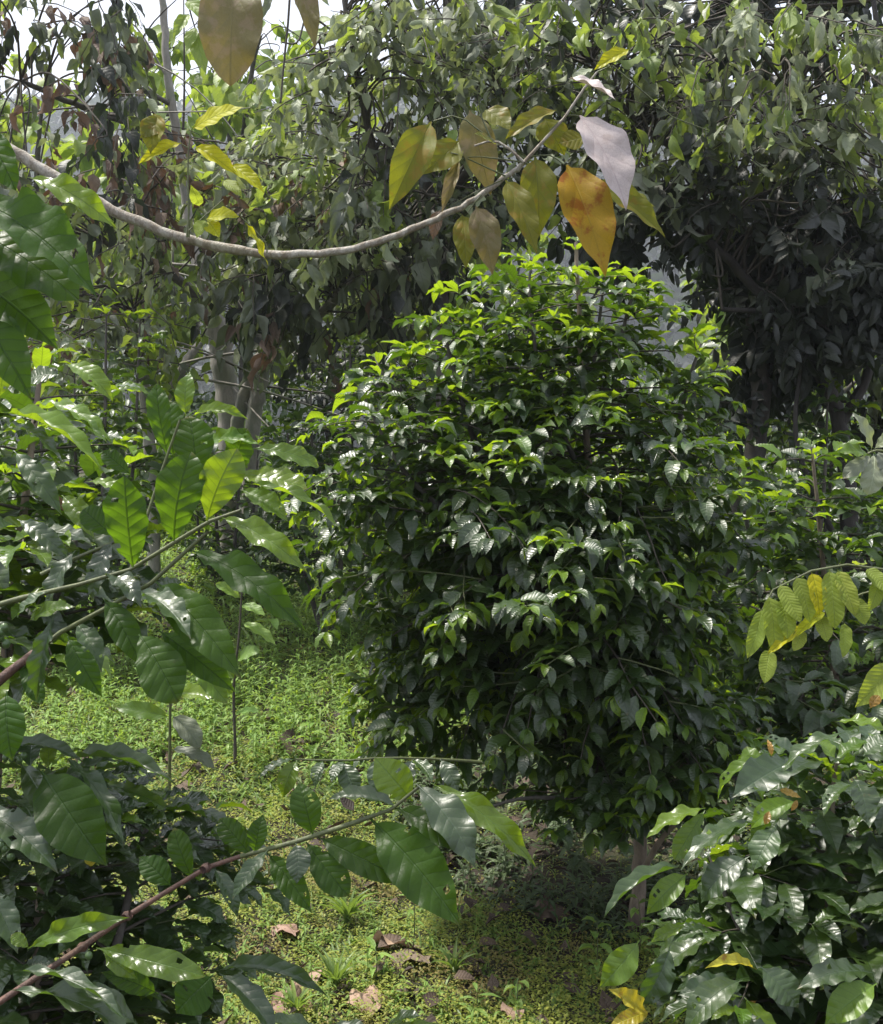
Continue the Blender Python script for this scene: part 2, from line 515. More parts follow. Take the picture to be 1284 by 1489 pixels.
for _k, _fn, _n in (
    ('coffee', lambda r: leaf_shape('coffee', r, 8, 2, droop=r.uniform(.6, 1.5), fold=r.uniform(.25, .7), wave=r.uniform(.02, .05), nwave=3, pet=.07), 9),
    ('coffee_near', lambda r: leaf_shape('coffee', r, 22, 6, droop=r.uniform(.5, 1.4), fold=r.uniform(.12, .45), wave=r.uniform(.02, .045), nwave=r.choice([3, 4, 5]), pet=.08, ragged=.01), 7),
    ('coffee_broad', lambda r: leaf_shape('coffee_broad', r, 22, 6, droop=r.uniform(.4, 1.0), fold=r.uniform(.1, .3), wave=.03, nwave=4, pet=.05, ragged=.01), 5),
    ('ovate', lambda r: leaf_shape('ovate', r, 6, 2, droop=r.uniform(.3, 1.4), fold=r.uniform(.1, .6), wave=.05, nwave=2, pet=.2), 6),
    ('ovate_near', lambda r: leaf_shape('poplar', r, 18, 6, droop=r.uniform(.2, .8), fold=r.uniform(.1, .35), wave=.025, nwave=3, pet=.05), 6),
    ('lance_tree', lambda r: leaf_shape('coffee', r, 6, 2, droop=r.uniform(.3, 1.6), fold=r.uniform(.2, .6), wave=.03, nwave=2, pet=.15), 6),
    ('lobed', lambda r: leaf_shape('ovate', r, 13, 2, droop=r.uniform(.6, 2.0), fold=r.uniform(.2, .7), wave=.025, nwave=2, pet=.2, lobe=.42), 6),
    ('pinnate', lambda r: pinnate_shape(r), 4),
    ('leaflet', lambda r: leaf_shape('leaflet', r, 12, 4, droop=r.uniform(.2, .6), fold=r.uniform(.15, .35), wave=.03, nwave=3, pet=.04), 5),
    ('far', lambda r: leaf_shape('round', r, 4, 2, droop=r.uniform(.3, 1.1), fold=.3, wave=.04, nwave=2, pet=.1), 4),
    ('herb', lambda r: leaf_shape('lance', r, 5, 2, droop=r.uniform(.4, 1.3), fold=.35, wave=.02, nwave=3, pet=.05), 5),
    ('dry', lambda r: leaf_shape('poplar', r, 14, 6, droop=r.uniform(.8, 2.4), fold=r.uniform(-.5, .3), wave=.11, nwave=2, pet=.1, ragged=.05, twist=.9), 5),
    ('round_near', lambda r: leaf_shape('round', r, 14, 6, droop=r.uniform(.2, .7), fold=.2, wave=.03, nwave=3, pet=.08), 4),
):
    SH[_k] = [_fn(random.Random(sum(map(ord, _k)) + 31 * i)) for i in range(_n)]


for _k in ('coffee_near', 'coffee_broad'):        # insect holes in some of the near leaves
    for _i, (_v, _f, _uv) in enumerate(SH[_k]):
        if _i % 2:
            _r = random.Random(_i)
            _drop = {_r.randrange(4, 18) * 6 + _r.choice([1, 4, 4, 1, 0, 5]) for _ in range(2)}
            SH[_k][_i] = (_v, np.array([q for j, q in enumerate(_f) if j not in _drop]), _uv)


# ------------------------------------------------------------------ things
def root(name, label, cat, loc, group=None):
    o = bpy.data.objects.new(name, None)
    o.empty_display_size = 0.1
    col.objects.link(o)
    o.location = loc
    o['label'] = label
    o['category'] = cat
    if group:
        o['group'] = group
    return o


PLANTS = []


class Plant:
    """collects the leaves of one thing; the ones that show largest become objects, the rest one mass"""

    def __init__(self, o, cap=300, part='leaf'):
        self.o, self.cap, self.part = o, cap, part
        self.L = []
        self.tw = MB()
        self.twm = ['dark_twig']
        PLANTS.append(self)

    def leaf(self, key, mat, p, d, n, s, ws=1.0, var=None):
        d = nrm(d)
        x = np.cross(d, n)
        if np.linalg.norm(x) < 1e-3:
            x = np.cross(d, [1, 0.3, 0.2])
        x = nrm(x)
        z = np.cross(x, d)
        M = np.eye(4)
        M[:3, 0] = x * s * ws
        M[:3, 1] = d * s
        M[:3, 2] = z * s
        M[:3, 3] = p
        self.L.append((key, random.randrange(len(SH[key])) if var is None else var, mat, M))


def finalise():
    allc = []
    ids = []
    pl = []
    k = 0
    for P in PLANTS:
        for (key, var, mat, M) in P.L:
            V = SH[key][var][0]
            W = V @ M[:3, :3].T + M[:3, 3]
            allc.append(W)
            ids.append(np.full(len(W), k))
            pl.append(P)
            k += 1
    W = np.vstack(allc)
    ids = np.concatenate(ids)
    x, y, z = project(W)
    ok = (x > 0) & (x < 1284) & (y > 0) & (y < 1489) & (z > 0.2)
    x, y, z, i2 = x[ok], y[ok], z[ok], ids[ok]
    cell = (x // 9).astype(int) * 1000 + (y // 9).astype(int)
    o = np.lexsort((z, cell))
    cs = cell[o]
    first = np.r_[True, cs[1:] != cs[:-1]]
    owners = i2[o][first]
    score = np.bincount(owners, minlength=k)
    # projected length
    k = 0
    cache = {}
    nobj = 0
    for P in PLANTS:
        n = len(P.L)
        sc = score[k:k + n]
        k += n
        D = np.array([np.linalg.norm(M[:3, 3] - EYE) for (_, _, _, M) in P.L])
        S = np.array([np.linalg.norm(M[:3, 1]) for (_, _, _, M) in P.L])
        px = S / D * F
        val = np.where((sc > 0) & (px > 12), sc + px * 0.001, 0)
        order = np.argsort(-val)[:P.cap]
        sel = set(int(i) for i in order if val[i] > 0)
        px0 = np.array(P.o.location)
        for i in sorted(sel):
            key, var, mat, M = P.L[i]
            ck = (key, var, mat)
            if ck not in cache:
                mb = MB()
                v, f, uv = SH[key][var]
                mb.add(v, f, uv)
                cache[ck] = mb.mesh('leaf', [mat])
            ob = bpy.data.objects.new(P.part, cache[ck])
            col.objects.link(ob)
            ob.parent = P.o
            M2 = M.copy()
            M2[:3, 3] -= px0
            ob.matrix_local = Matrix([list(rw) for rw in M2])
            nobj += 1
        rest = {}
        for i in range(n):
            if i not in sel:
                key, var, mat, M = P.L[i]
                rest.setdefault((key, var, mat), []).append(M)
        if rest:
            mb = MB()
            mats = sorted({kk[2] for kk in rest})
            for (key, var, mat), Ms in rest.items():
                v, f, uv = SH[key][var]
                A = np.array(Ms)
                W = np.einsum('nij,vj->nvi', A[:, :3, :3], v) + A[:, None, :3, 3]
                m = len(A)
                ff = (f[None] + (np.arange(m) * len(v))[:, None, None]).reshape(-1, 4)
                mb.add(W.reshape(-1, 3), ff, np.tile(uv, (m, 1)), mats.index(mat))
            ob = mb.build('foliage', mats, P.o)
            ob['kind'] = 'stuff'
        if P.tw.V:
            ob = P.tw.build('twigs', P.twm, P.o)
            ob['kind'] = 'stuff'
    print('leaf objects', nobj, 'leaves', k, 'tris', sum(len(o.data.polygons) * 2 for o in col.objects if o.type == 'MESH'))


def limb(P, ctrl, r0, r1, mat, name='branch', sides=8, n=None, wob=0.0):
    L = sum(np.linalg.norm(np.array(ctrl[i + 1]) - ctrl[i]) for i in range(len(ctrl) - 1))
    n = n or max(5, int(L / 0.06))
    n = min(n, 60)
    pts = curve_pts(ctrl, n)
    if wob:
        pts[1:-1] += rng.normal(0, wob, (n - 2, 3))
    rad = np.linspace(r0, r1, n) * (1 + rng.uniform(-.06, .06, n) + (.16 if r0 < .02 else .04) * (rng.random(n) < .14))
    if r0 > .02:
        pts[1:-1] += rng.normal(0, r0 * .07, (n - 2, 3))
    mb = MB()
    mb.tube(pts, rad, sides)
    mb.tube(pts[-2:] + np.array([[0, 0, 0], [0, 0, 1e-4]]), [r1, r1 * .1], sides)
    mb.build(name, [mat], P.o)
    return pts, rad


# ------------------------------------------------------------------ coffee bush generator
def inside(env, p):
    k = 1 + .95 * mnoise.noise(Vector(p * 2.7)) + .35 * mnoise.noise(Vector(p * 9))
    return any(((p - c) / r) @ ((p - c) / r) < k for c, r in env)


def coffee_bush(P, leaders, env, leaf=0.12, node=0.07, inter=0.055, latmax=0.7, flush=0.3, key='coffee',
                sub=0.15, start=0.35, fill=0.0, leafmat='coffee_leaf', freshmat='coffee_leaf_fresh', up=0.35, zref=1.2):
    P.twm = ['dark_twig', 'green_twig']

    def lateral(p, d, length, r, depth):
        pts = [p.copy()]
        n = max(3, int(length / inter))
        d = nrm(d)
        for i in range(n):
            d = nrm(d + np.array([0, 0, -0.10 if depth == 0 else -0.03]) + rng.normal(0, .06, 3))
            p = p + d * inter * rng.uniform(.8, 1.2)
            if not inside(env, p):
                if i < 2:
                    return
                break
            pts.append(p.copy())
        m = len(pts)
        if m < 3:
            return
        A = np.array(pts)
        P.tw.tube(A, np.linspace(r, r * .35, m), 4, 0 if depth == 0 else 1)
        for i in range(1, m):
            t = i / (m - 1)
            dd = nrm(A[i] - A[i - 1])
            if t > start or m < 7:
                side = nrm(np.cross(dd, [0, 0, 1]) + rng.normal(0, .15, 3))
                tip = (m - 1 - i)
                hi = A[i][2] > zref
                young = (rng.random() < flush * (1.0 if tip <= 1 else 0.10) * (1.3 if hi else .65))
                for s in (-1, 1):
                    if rng.random() < (.26 if hi else .12):
                        continue
                    ld = dd * rng.uniform(.35, .8) + side * s * .8 + np.array([0, 0, rng.uniform(-.1, .65) if hi else rng.uniform(-.4, .5)])
                    sz = leaf * rng.uniform(.7, 1.15) * (.75 if tip == 0 else 1)
                    nn = np.array([0, 0, 1.0]) + rng.normal(0, .24, 3) + dd * .1
                    P.leaf(key, freshmat if young else leafmat, A[i], ld, nn, sz)
            if depth == 0 and 1 < i < m - 2 and rng.random() < sub:
                s = rng.choice([-1, 1])
                side = np.cross(dd, [0, 0, 1])
                lateral(A[i], dd * .6 + side * s * .8 + np.array([0, 0, .25]), length * .5, r * .6, 1)
        # shoot tip: one small upright pair
        dd = nrm(A[-1] - A[-2])
        fm = freshmat if rng.random() < flush * 2 else leafmat
        for s in (-1, 1):
            side = np.cross(dd, [0, 0, 1])
            P.leaf(key, fm, A[-1], dd + side * s * .45 + np.array([0, 0, .25]), np.array([0, 0, 1.0]) + rng.normal(0, .2, 3), leaf * rng.uniform(.45, .8))

    for (ctrl, r0, r1, mat, nm, from_t) in leaders:
        pts, rad = limb(P, ctrl, r0, r1, mat, nm)
        L = np.cumsum(np.r_[0, np.linalg.norm(np.diff(pts, axis=0), axis=1)])
        az = rng.uniform(0, 6.28)
        s = L[-1] * from_t
        while s < L[-1]:
            p = np.array([np.interp(s, L, pts[:, i]) for i in range(3)])
            rr = np.interp(s, L, rad)
            rem = L[-1] - s
            for q in (0, math.pi):
                a = az + q + rng.normal(0, .25)
                ln = min(latmax, .18 + rem * .75) * rng.uniform(.7, 1.1)
                lateral(p, np.array([math.cos(a), math.sin(a), up]), ln, min(rr * .45, .006), 0)
            az += math.pi / 2
            s += node * rng.uniform(.8, 1.2)
        # the leader's own tip
        d = nrm(pts[-1] - pts[-2])
        for q in range(4):
            a = q * math.pi / 2 + .4
            P.leaf(key, freshmat, pts[-1] - d * .03 * (q // 2), d * .7 + np.array([math.cos(a), math.sin(a), 0]) * .8, [0, 0, 1], leaf * .7)


VOIDS = []


def twiggy(P, cen, rad, n, limbs, key, mats, wts, leaf=0.16, per=10, hang=0.8, twig=0.45, tmat=0, dens_bias=None, link=0.5, jit=.35):
    """leafy twigs through an ellipsoid, tied back to the nearest limb point"""
    cen = np.array(cen); rad = np.array(rad)
    for _ in range(n):
        while True:
            q = rng.uniform(-1, 1, 3)
            if q @ q < 1:
                break
        q = q * (0.55 + 0.45 * rng.random()) / max(.55, np.linalg.norm(q)) if rng.random() < .3 else q
        c = cen + q * rad
        if any((abs((c - vc)[[0, 2]]) < vr).all() and abs(c[1] - vc[1]) < 3 for vc, vr in VOIDS):
            continue
        d = nrm(np.r_[q[:2] * .8 + rng.normal(0, .4, 2), rng.uniform(-.5, .4)])
        m = 5
        pts = [c]
        for i in range(m):
            d = nrm(d + np.array([0, 0, -.26 * hang]) + rng.normal(0, .12, 3))
            pts.append(pts[-1] + d * twig / m)
        A = np.array(pts)
        if any((abs((q_ - vc)[[0, 2]]) < vr).all() and abs(q_[1] - vc[1]) < 3 for vc, vr in VOIDS for q_ in (A[2], A[-1], A[-1] - [0, 0, leaf * .6])):
            continue
        if limbs is not None and rng.random() < link:
            k = np.argmin(np.linalg.norm(limbs - c, axis=1))
            b = limbs[k]
            if np.linalg.norm(b - c) < 2.2:
                mid = (b + c) / 2 + np.array([0, 0, .12]) + rng.normal(0, .06, 3)
                P.tw.tube(curve_pts([b, mid, c, A[1]], 14), np.linspace(.008, .004, 14), 4, tmat)
        if mnoise.noise(Vector(c * 1.9)) + rng.normal(0, .12) < -.24:
            continue
        P.tw.tube(A, np.linspace(.005, .002, len(A)), 3, tmat)
        own = random.choices(mats, wts)[0]
        lsz = rng.uniform(.75, 1.2)
        kk = key if isinstance(key, str) else random.choice(key)
        for j in range(per):
            t = (j + .5) / per
            i = min(m - 1, int(t * m))
            p = A[i] + (A[i + 1] - A[i]) * (t * m - i)
            a = rng.uniform(0, 6.28)
            out = np.array([math.cos(a), math.sin(a), 0])
            ld = out * (1 - hang * .75) + d * .25 + np.array([0, 0, -hang]) + rng.normal(0, .2, 3)
            nn = out * .9 * hang + np.array([0, 0, 1.1 - hang]) + rng.normal(0, jit, 3)
            P.leaf(kk, own if rng.random() < .75 else random.choices(mats, wts)[0], p, ld, nn, leaf * lsz * rng.uniform(.55, 1.2), rng.uniform(.6, 1.05))


def hero(P, key, mat, b, t, D0, D1, wpx, face=0.5, roll=0.0, var=None):
    """a leaf laid from photo pixel b (stalk end) to t (tip), at its own distance and real width"""
    if mat.startswith('B:'):
        key, mat = 'coffee_broad', mat[2:]
    A = at(*b, D0); T = at(*t, D1)
    d = T - A
    L = np.linalg.norm(d) * 1.08
    n = nrm(np.array([0, 0, 1.0]) * (1 - face) + np.array([0, -1.0, .1]) * face + np.array([roll, 0, 0]))
    v = random.randrange(len(SH[key])) if var is None else var
    if key == 'coffee_near' and face >= .6:
        key = 'coffee_broad' if random.random() < .4 else key
    v = v % len(SH[key])
    width = np.ptp(SH[key][v][0][:, 0])
    ws = (wpx * (D0 + D1) / 2 / F) / (width * L)
    P.leaf(key, mat, A, d, n, L, min(max(ws, .35), 2.2), v)


# ------------------------------------------------------------------ ground and hills
def ground_h(x, y):
    return (0.05 * np.sin(x * 1.3 + .5) * np.cos(y * .9) + 0.02 * np.sin(x * 4.1 + y * 2.7) + 0.012 * np.sin(x * 9.7 - y * 7.3)) * np.clip((y + 2) / 4, 0, 1) + 0.10 * np.clip(y - 4.0, 0, 13)


def build_ground():
    g = np.sign(np.linspace(-1, 1, 161)) * np.abs(np.linspace(-1, 1, 161)) ** 4 * 900
    g = g + np.linspace(-1, 1, 161) * 12
    X, Y = np.meshgrid(g, g + 5)
    Z = ground_h(X, Y)
    V = np.column_stack([X.ravel(), Y.ravel(), Z.ravel()])
    n = 161
    idx = np.arange(n * n).reshape(n, n)
    Fq = np.stack([idx[:-1, :-1], idx[:-1, 1:], idx[1:, 1:], idx[1:, :-1]], -1).reshape(-1, 4)
    B = NB('soil')
    geo = B.n('ShaderNodeNewGeometry')
    n1 = B.noise(1.1, 5, .6, geo.outputs['Position'])
    n2 = B.noise(22, 5, .7, geo.outputs['Position'])
    c = B.mix(B.smooth(n2, .35, .7), (0.022, 0.016, 0.011), (0.05, 0.036, 0.024))
    c = B.mix(B.smooth(n1, .45, .62, 0, .7), c, (0.07, 0.085, 0.025))
    bp = B.n('ShaderNodeBump')
    bp.inputs['Strength'].default_value = .9
    bp.inputs['Distance'].default_value = .03
    B.set(bp.inputs['Height'], n2)
    pr = B.n('ShaderNodeBsdfPrincipled')
    B.set(pr.inputs['Base Color'], c)
    pr.inputs['Roughness'].default_value = .95
    B.set(pr.inputs['Normal'], bp.outputs[0])
    out = B.n('ShaderNodeOutputMaterial')
    B.set(out.inputs[0], pr.outputs[0])
    MATS['soil'] = B.m
    mb = MB()
    mb.add(V, Fq)
    o = mb.build('ground', ['soil'])
    o['kind'] = 'structure'
    o['label'] = 'dark soil of the plantation floor under the weeds and bushes'


def hill_h(x, y):
    d = np.clip((y - 110) / 190, 0, 1)
    d = d * d * (3 - 2 * d)
    return -1 + d * (84 + 9 * np.sin(x / 60 + 1.1) + 4 * np.sin(x / 23) - 0.03 * x)


def build_hills():
    xs = np.linspace(-330, 330, 90)
    ys = np.linspace(100, 420, 60)
    X, Y = np.meshgrid(xs, ys)
    Z = hill_h(X, Y) + 1.5 * np.sin(X / 5) * np.cos(Y / 6)
    V = np.column_stack([X.ravel(), Y.ravel(), Z.ravel()])
    idx = np.arange(V.shape[0]).reshape(60, 90)
    Fq = np.stack([idx[:-1, :-1], idx[:-1, 1:], idx[1:, 1:], idx[1:, :-1]], -1).reshape(-1, 4)
    B = NB('hill_scrub')
    geo = B.n('ShaderNodeNewGeometry')
    n1 = B.noise(.12, 6, .7, geo.outputs['Position'])
    c = B.mix(B.smooth(n1, .4, .6), (0.035, 0.06, 0.03), (0.10, 0.115, 0.06))
    pr = B.n('ShaderNodeBsdfPrincipled')
    B.set(pr.inputs['Base Color'], c)
    pr.inputs['Roughness'].default_value = 1
    out = B.n('ShaderNodeOutputMaterial')
    B.set(out.inputs[0], pr.outputs[0])
    MATS['hill_scrub'] = B.m
    mb = MB()
    mb.add(V, Fq)
    o = mb.build('hills', ['hill_scrub'])
    o['kind'] = 'structure'
    o['label'] = 'wooded hillside fading blue behind the plantation'
    # crowns of the far wood: clumps of leaf-like faces
    mb = MB()
    r = np.random.default_rng(3)
    N = 5200
    cx = r.uniform(-150, 150, N); cy = r.uniform(125, 300, N)
    cz = hill_h(cx, cy)
    K = 34
    s = r.uniform(2.0, 4.2, N)
    q = r.normal(0, 1, (N, K, 3)); q /= np.linalg.norm(q, axis=2)[..., None]
    q[..., 2] = np.abs(q[..., 2]) * 1.3
    c = np.stack([cx, cy, cz + s * .4], -1)[:, None, :] + q * (s[:, None, None] * r.uniform(.6, 1.1, (N, K, 1)))
    a = r.normal(0, 1, (N, K, 3)) * .22 * s[:, None, None]
    b = r.normal(0, 1, (N, K, 3)) * .22 * s[:, None, None]
    V = np.stack([c - a, c - b, c + a, c + b], 2).reshape(-1, 3)
    Fq = np.arange(len(V)).reshape(-1, 4)
    mb.add(V, Fq)
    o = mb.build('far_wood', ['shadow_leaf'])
    o['kind'] = 'stuff'
    o['label'] = 'distant tree crowns on the hillside seen through the leaves'


build_ground()
build_hills()

# ------------------------------------------------------------------ coffee bushes
def px_env(lst):
    out = []
    for (px, py, D, rx, rz, ry) in lst:
        out.append((at(px, py, D), np.array([rx * D / F, ry, rz * D / F])))
    return out


# the big bush in the middle
D = 3.5
base = at(925, 1345, D); base[2] = float(ground_h(base[0], base[1]))
b = root('coffee_bush', 'large glossy coffee bush filling the middle, taller than the rest, on one pale trunk', 'coffee bush', base)
P = Plant(b, 300)
fork = at(915, 1090, D)
env = px_env([(760, 740, 3.45, 300, 290, .75), (810, 510, 3.45, 205, 180, .55), (790, 930, 3.45, 290, 190, .7),
              (990, 620, 3.5, 95, 110, .4), (900, 1050, 3.4, 190, 130, .5), (540, 690, 3.4, 125, 170, .45), (520, 810, 3.5, 115, 140, .4), (995, 1075, 3.4, 120, 80, .4), (740, 1070, 3.4, 150, 80, .4), (880, 1150, 3.3, 240, 46, .4), (600, 960, 3.5, 110, 90, .35)])
coffee_bush(P, [
    ([base, at(930, 1220, D), fork, at(880, 900, D), at(850, 600, D), at(838, 352, D + .05)], .026, .006, 'coffee_bark', 'trunk', .30),
    ([fork, at(800, 900, 3.4), at(690, 640, 3.4), at(640, 460, 3.45)], .016, .005, 'dark_bark', 'stem', .08),
    ([at(895, 980, D), at(770, 840, 3.2), at(600, 700, 3.2), at(520, 560, 3.3)], .014, .004, 'dark_bark', 'stem', .05),
    ([at(880, 900, D), at(960, 720, 3.6), at(1000, 560, 3.6), at(1020, 500, 3.6)], .013, .004, 'dark_bark', 'stem', .1),
    ([at(850, 640, D), at(900, 500, 3.5), at(925, 400, 3.5)], .010, .004, 'dark_bark', 'stem', .1),
    ([fork, at(780, 960, 3.7), at(600, 860, 3.8), at(470, 700, 3.7)], .013, .004, 'dark_bark', 'stem', .08),
    ([at(870, 860, D), at(740, 720, 3.4), at(715, 560, 3.5), at(700, 430, 3.5)], .008, .003, 'dark_bark', 'stem', .1),
    ([at(915, 1130, D), at(960, 1060, 3.4), at(1010, 1000, 3.4), at(1040, 900, 3.4)], .010, .004, 'dark_bark', 'stem', .05),
    ([at(915, 1150, D), at(840, 1080, 3.4), at(740, 1020, 3.35), at(680, 930, 3.3)], .010, .004, 'dark_bark', 'stem', .05),
    ([at(918, 1200, D), at(860, 1170, 3.2), at(770, 1160, 3.1), at(690, 1180, 3.1)], .009, .004, 'dark_bark', 'branch', .25),
    ([at(918, 1190, D), at(980, 1150, 3.2), at(1060, 1130, 3.1), at(1120, 1160, 3.1)], .009, .004, 'dark_bark', 'branch', .2),
    ([at(900, 1050, D), at(780, 1010, 3.5), at(650, 990, 3.6), at(560, 1000, 3.6)], .009, .004, 'dark_bark', 'branch', .1),
    ([at(850, 700, D), at(790, 560, 3.4), at(770, 430, 3.4), at(775, 375, 3.45)], .009, .003, 'dark_bark', 'stem', .05),
    ([at(880, 820, D), at(700, 700, 3.35), at(570, 560, 3.35), at(545, 520, 3.4)], .010, .003, 'dark_bark', 'stem', .05),
    ([at(855, 600, D), at(870, 480, 3.6), at(880, 390, 3.6)], .009, .003, 'dark_bark', 'stem', .0),
], env, leaf=.088, flush=.30, sub=.25, zref=1.4, inter=.042, node=.06)
limb(P, [at(922, 1290, D), at(965, 1215, D - .1), at(1010, 1180, D - .1)], .012, .006, 'coffee_bark', sides=6)
limb(P, [at(915, 1180, D), at(960, 1130, D - .2), at(1030, 1090, D - .25)], .010, .005, 'coffee_bark', sides=6)

# the bush at the right edge
D = 3.9
base = at(1235, 1265, D); base[2] = float(ground_h(base[0], base[1]))
b = root('coffee_bush', 'coffee bush at the right edge, its crown just touching the big middle bush', 'coffee bush', base)
P = Plant(b, 280)
env = px_env([(1210, 880, D, 190, 230, .6), (1150, 1000, D - .2, 180, 170, .45)])
coffee_bush(P, [
    ([base, at(1225, 1100, D), at(1200, 850, D), at(1180, 650, D)], .022, .005, 'coffee_bark', 'trunk', .25),
    ([at(1225, 1100, D), at(1130, 950, D), at(1090, 780, D), at(1075, 700, D)], .014, .005, 'dark_bark', 'stem', .1),
    ([at(1225, 1100, D), at(1290, 900, D), at(1290, 700, D), ], .014, .005, 'dark_bark', 'stem', .1),
], env, leaf=.11, flush=.22, zref=1.25, inter=.048, sub=.2)

# foreground bush, lower right
D = 2.3
base = at(1190, 1690, D); base[2] = float(ground_h(base[0], base[1]))
b = root('coffee_bush', 'low coffee bush in the right foreground with shiny leaves and bronze shoot tips', 'coffee bush', base)
P = Plant(b, 260)
env = px_env([(1190, 1340, D, 200, 240, .42), (1240, 1200, D, 130, 140, .3)])
coffee_bush(P, [
    ([base, at(1180, 1500, D), at(1200, 1300, D), at(1215, 1110, D)], .016, .005, 'coffee_bark', 'trunk', .2),
    ([at(1185, 1520, D), at(1100, 1400, D - .1), at(1030, 1240, D)], .010, .004, 'dark_bark', 'stem', .1),
    ([at(1185, 1480, D), at(1290, 1350, D), at(1300, 1120, D)], .010, .004, 'dark_bark', 'stem', .1),
], env, leaf=.14, flush=.12, key='coffee_near', node=.045, inter=.048, sub=.25, zref=.8)
for (bb, tt, d0, d1, wp, f, m) in [
    ((1026, 1175), (950, 1195), 2.1, 2.05, 30, .3, 'coffee_leaf_fresh'), ((1025, 1178), (985, 1240), 2.1, 2.05, 34, .6, 'coffee_leaf_fresh'),
    ((1000, 1258), (882, 1298), 2.05, 2.0, 26, .0, 'coffee_leaf'), ((1100, 1195), (1000, 1235), 2.1, 2.0, 34, .1, 'coffee_leaf'),
    ((1150, 1108), (1090, 1150), 2.1, 2.0, 60, .35, 'coffee_leaf'), ((1117, 1098), (1035, 1140), 2.1, 2.1, 24, .3, 'coffee_leaf_fresh'),
    ((1110, 1165), (1085, 1090), 2.15, 2.2, 34, .8, 'coffee_leaf_fresh'), ((1160, 1165), (1090, 1190), 2.1, 2.1, 34, .5, 'coffee_leaf_fresh'),
    ((1130, 1200), (1100, 1250), 2.0, 1.95, 44, .3, 'coffee_leaf'), ((1090, 1245), (1015, 1290), 2.0, 1.98, 50, .4, 'coffee_leaf'),
    ((1000, 1270), (945, 1315), 2.05, 2.0, 36, .6, 'coffee_leaf_fresh'), ((1000, 1345), (950, 1365), 2.0, 2.0, 24, .3, 'coffee_leaf_fresh'),
    ((930, 1367), (885, 1430), 2.0, 1.95, 44, .8, 'coffee_leaf_fresh'), ((975, 1375), (945, 1460), 1.98, 1.95, 44, .9, 'coffee_leaf'),
    ((1230, 1065), (1140, 1095), 2.1, 2.05, 30, .2, 'coffee_leaf'), ((1240, 1130), (1270, 1185), 2.0, 1.95, 46, .4, 'coffee_leaf'),
    ((1240, 1140), (1195, 1165), 2.05, 2.0, 26, .1, 'coffee_leaf'), ((1105, 1405), (1160, 1455), 1.95, 1.9, 56, .4, 'coffee_leaf'),
    ((1270, 1415), (1175, 1420), 1.95, 1.9, 44, .3, 'coffee_leaf'), ((1080, 1425), (995, 1475), 1.95, 1.9, 48, .35, 'coffee_leaf'),
    ((1275, 1430), (1210, 1475), 1.92, 1.88, 50, .4, 'coffee_leaf_fresh'), ((940, 1475), (900, 1448), 1.95, 1.9, 30, .5, 'coffee_leaf_yellow'),
    ((945, 1470), (900, 1489), 1.95, 1.9, 26, .5, 'coffee_leaf_yellow'), ((1270, 1210), (1255, 1245), 2.2, 2.2, 40, .8, 'coffee_leaf_fresh'),
    ((1240, 1385), (1215, 1350), 2.2, 2.2, 50, .8, 'coffee_leaf_fresh'), ((1100, 1410), (1045, 1392), 1.95, 1.9, 20, .3, 'coffee_leaf_yellow'),
    ((1215, 1050), (1284, 1045), 2.1, 2.05, 26, .2, 'coffee_leaf_fresh'), ((1255, 1100), (1290, 1072), 2.0, 2.0, 40, .2, 'coffee_leaf'),
]:
    hero(P, 'coffee_near', m, bb, tt, d0, d1, wp, f)
for (bb, tt, wp) in [((1122, 1100), (1120, 1078), 9), ((1165, 1160), (1138, 1150), 12), ((1112, 1200), (1118, 1182), 11),
                     ((1265, 1030), (1275, 1012), 16), ((1150, 1180), (1160, 1165), 8), ((1100, 1455), (1085, 1465), 10)]:
    hero(P, 'coffee_near', 'coffee_tip_bronze', bb, tt, 2.05, 2.05, wp, .6)

# foreground bush, left middle
D = 2.2
base = at(-60, 1690, D); base[2] = float(ground_h(base[0], base[1]))
b = root('coffee_bush', 'leafy coffee bush at the left edge, level with the bright shoot beside it', 'coffee bush', base)
P = Plant(b, 260)
env = px_env([(40, 790, 2.3, 170, 190, .35), (60, 620, 2.4, 110, 110, .3), (60, 870, 2.1, 150, 120, .3)])
coffee_bush(P, [
    ([base, at(-20, 1250, D), at(10, 950, D), at(40, 700, D + .1), at(60, 530, D + .2)], .018, .005, 'coffee_bark', 'trunk', .3),
    ([at(-20, 1250, D), at(-60, 950, D), at(-30, 650, D)], .012, .005, 'dark_bark', 'stem', .2),
    ([at(5, 1000, D), at(90, 850, D), at(120, 740, D + .1)], .010, .004, 'dark_bark', 'stem', .1),
], env, leaf=.135, flush=.35, key='coffee_near', node=.06, inter=.055, sub=.15, zref=1.4)
